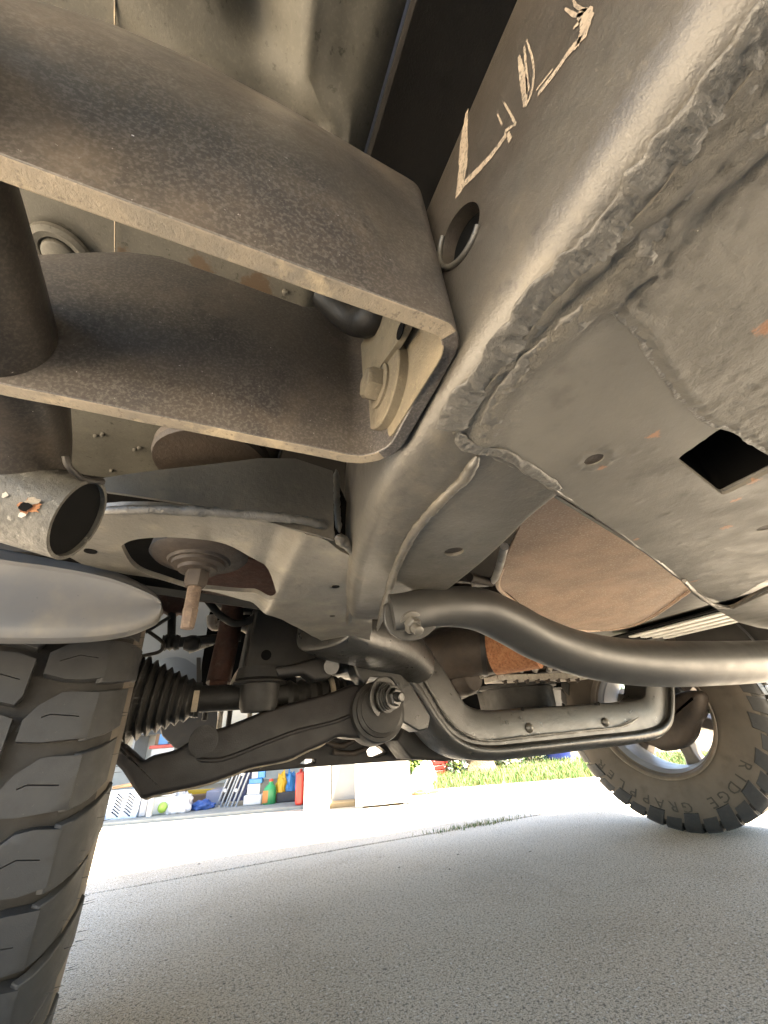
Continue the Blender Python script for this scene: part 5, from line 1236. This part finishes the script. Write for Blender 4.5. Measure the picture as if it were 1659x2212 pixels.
while len(pts) < 26000:
    x = rnd.uniform(1.4, 5.2); y = lawn_edge(x) + abs(rnd.gauss(0, 1))*1.1 + .02
    if y < 7: pts.append((x, y, -.01))
o = blades('lawn_grass', pts, .015, .065, [M['grass'], M['grass2'], M['grass'], M['drygrass']], .0026, rnd); tag(o, 'sunlit green lawn with a dry ragged edge beside the driveway', 'grass', kind='stuff')
pts = []
for _ in range(420):
    x = rnd.triangular(.98, 1.62, 1.3); pts.append((x+rnd.gauss(0, .01), jy(x)+rnd.gauss(0, .022)+.02*(x-1.1), 0))
for _ in range(160): x = rnd.gauss(2.0, .06); pts.append((x, jy(x)+rnd.gauss(0, .015), 0))
o = blades('joint_weeds', pts, .004, .018, [M['grass'], M['drygrass'], M['leafd'] if 'leafd' in M else M['grass2']], .0014, rnd); tag(o, 'low weeds growing in the driveway joint', 'weeds', kind='stuff')
def bush(name, c, rx, ry, h, n, mats, label, cat, leaf=.03, group=None):
    V = []; Fc = []; mi = []
    for k in range(n):
        a = rnd.uniform(0, 6.28); r = rnd.random()**.4; z = rnd.random()
        rr = math.sin(math.pi*min(1, .12+.85*z))**.6*(.75+.35*noise.noise(Vector((a*1.5, z*4, c[0]*7))))
        p = Vector((c[0]+rx*r*rr*math.cos(a), c[1]+ry*r*rr*math.sin(a), c[2]+h*z)); d = Vector((rnd.gauss(0, 1), rnd.gauss(0, 1), rnd.gauss(.3, .8))).normalized(); e = d.orthogonal().normalized(); L_ = leaf*rnd.uniform(.6, 1.3); b = len(V)
        V += [p, p+d*L_*.5+e*L_*.3, p+d*L_, p+d*L_*.5-e*L_*.3]; Fc.append((b, b+1, b+2, b+3)); mi.append(rnd.choice(range(len(mats))))
    t = empty(name, c); tag(t, label, cat, group)
    me = bpy.data.meshes.new('foliage'); me.from_pydata([tuple(v-Vector(c)) for v in V], [], Fc); me.update(); o = link('foliage', me, mats, t, smooth=False)
    for p, k in zip(me.polygons, mi): p.material_index = k
    for k in range(5): tube('stem', [Vector((0, 0, -.01)), Vector((rx*.5*math.cos(k*1.3), ry*.5*math.sin(k*1.3), h*.6))], .006, C_['bark'], t, segs=6)
def gp(u, v, z=0): p = at(u, v, 'z', z); return (p.x, p.y, z)
bush('leafy_plant', gp(897, 1690), .16, .16, .3, 900, [C_['leafy'], M['grass2']], 'yellow green leafy plant just right of the white cabinet', 'plant', .05)
p = gp(912, 1716); crumple_c = None
def blob(name, c, rx, ry, h, mat, label, cat, seed):
    bm = bmesh.new(); bmesh.ops.create_icosphere(bm, subdivisions=4, radius=1)
    for v in bm.verts:
        n = noise.noise(v.co*2+Vector((seed, 0, 0)))*.3+abs(noise.noise(v.co*6))*.2; q = v.co*(1+n); v.co = Vector(c)+Vector((q.x*rx, q.y*ry, max(0, (q.z+.5)/1.5)*h))
    me = bpy.data.meshes.new(name); bm.to_mesh(me); bm.free(); o = link(name, me, mat); return tag(o, label, cat)
blob('white_sack', gp(912, 1714), .09, .08, .16, C_['bag'], 'crumpled white sack lying beside the lawn corner', 'sack', 3)
blob('white_sack', gp(925, 1690), .08, .07, .16, C_['white'], 'white sack lying behind the crumpled one, near the red crate', 'sack', 9)
p = gp(905, 1718); tr_ = box('terracotta_tray', (p[0]-.02, p[1]-.02, 0), (p[0]+.16, p[1]+.1, .02), C_['terra'], None, .004); tag(tr_, 'flat terracotta tray in front of the white sacks', 'tray')
p = gp(940, 1676); t = empty('red_crate', p); tag(t, 'small red slatted crate standing at the lawn edge', 'crate')
for k in range(3): box('slat', (0, 0, .005+.045*k), (.17, .012, .04+.045*k), C_['red'], t, .003); box('side_slat', (.158, .0125, .005+.045*k), (.17, .12, .04+.045*k), C_['red'], t, .003)
box('back_board', (0, .121, 0), (.17, .13, .14), C_['red'], t, .003)
p = gp(1038, 1664); stp = lathe('tree_stump', [(-.02, .2), (.03, .17), (.12, .145), (.3, .14), (.32, .12)], p, UP, C_['bark'], None, segs=24); tag(stp, 'weathered brown tree stump at the back of the lawn', 'stump')
for v in stp.data.vertices: v.co += Vector((1, 1, 0))*.02*noise.noise(Vector(v.co)*9)
for k, (u, v, rx, h, n, mt, lab) in enumerate(((985, 1670, .2, .26, 700, ['leafd', 'leafy', 'petal'], 'flowering plant with pale petals between red crate and stump'), (1085, 1655, .22, .24, 700, ['leafd', 'petal', 'leafy'], 'flowering plant with white blooms right of the stump'),
      (1150, 1645, .3, .3, 900, ['leafd', 'leafd', 'leafy'], 'dark green leafy plant behind the lawn left of the blue barrel'), (1010, 1655, .2, .3, 500, ['leafd', 'petal', 'leafd'], 'dark plant with pale flowers behind the stump'))):
    bush('garden_plant', gp(u, v), rx, rx, h, n, [C_[m] for m in mt], lab, 'plant', .045)
p = gp(1204, 1640); bl = lathe('blue_barrel', [(0, .15), (.02, .17), (.25, .18), (.27, .185), (.29, .18), (.5, .17), (.52, .15)], p, UP, C_['bluew'], None, segs=28); tag(bl, 'dark blue barrel at the back of the lawn beside the far tyre', 'barrel')
hv = []
for k in range(9):
    x = 1.0+1.5*k; y = 9.5-.25*k; bush('hedge_bush', (x, y, 0), 1.1, .8, 1.9+.3*math.sin(k*2.3), 2600, [C_['leafd'], C_['leafd'], M['grass']], 'dark green hedge bush in the row beyond the lawn', 'bush', .12, 'hedge bushes beyond the lawn')
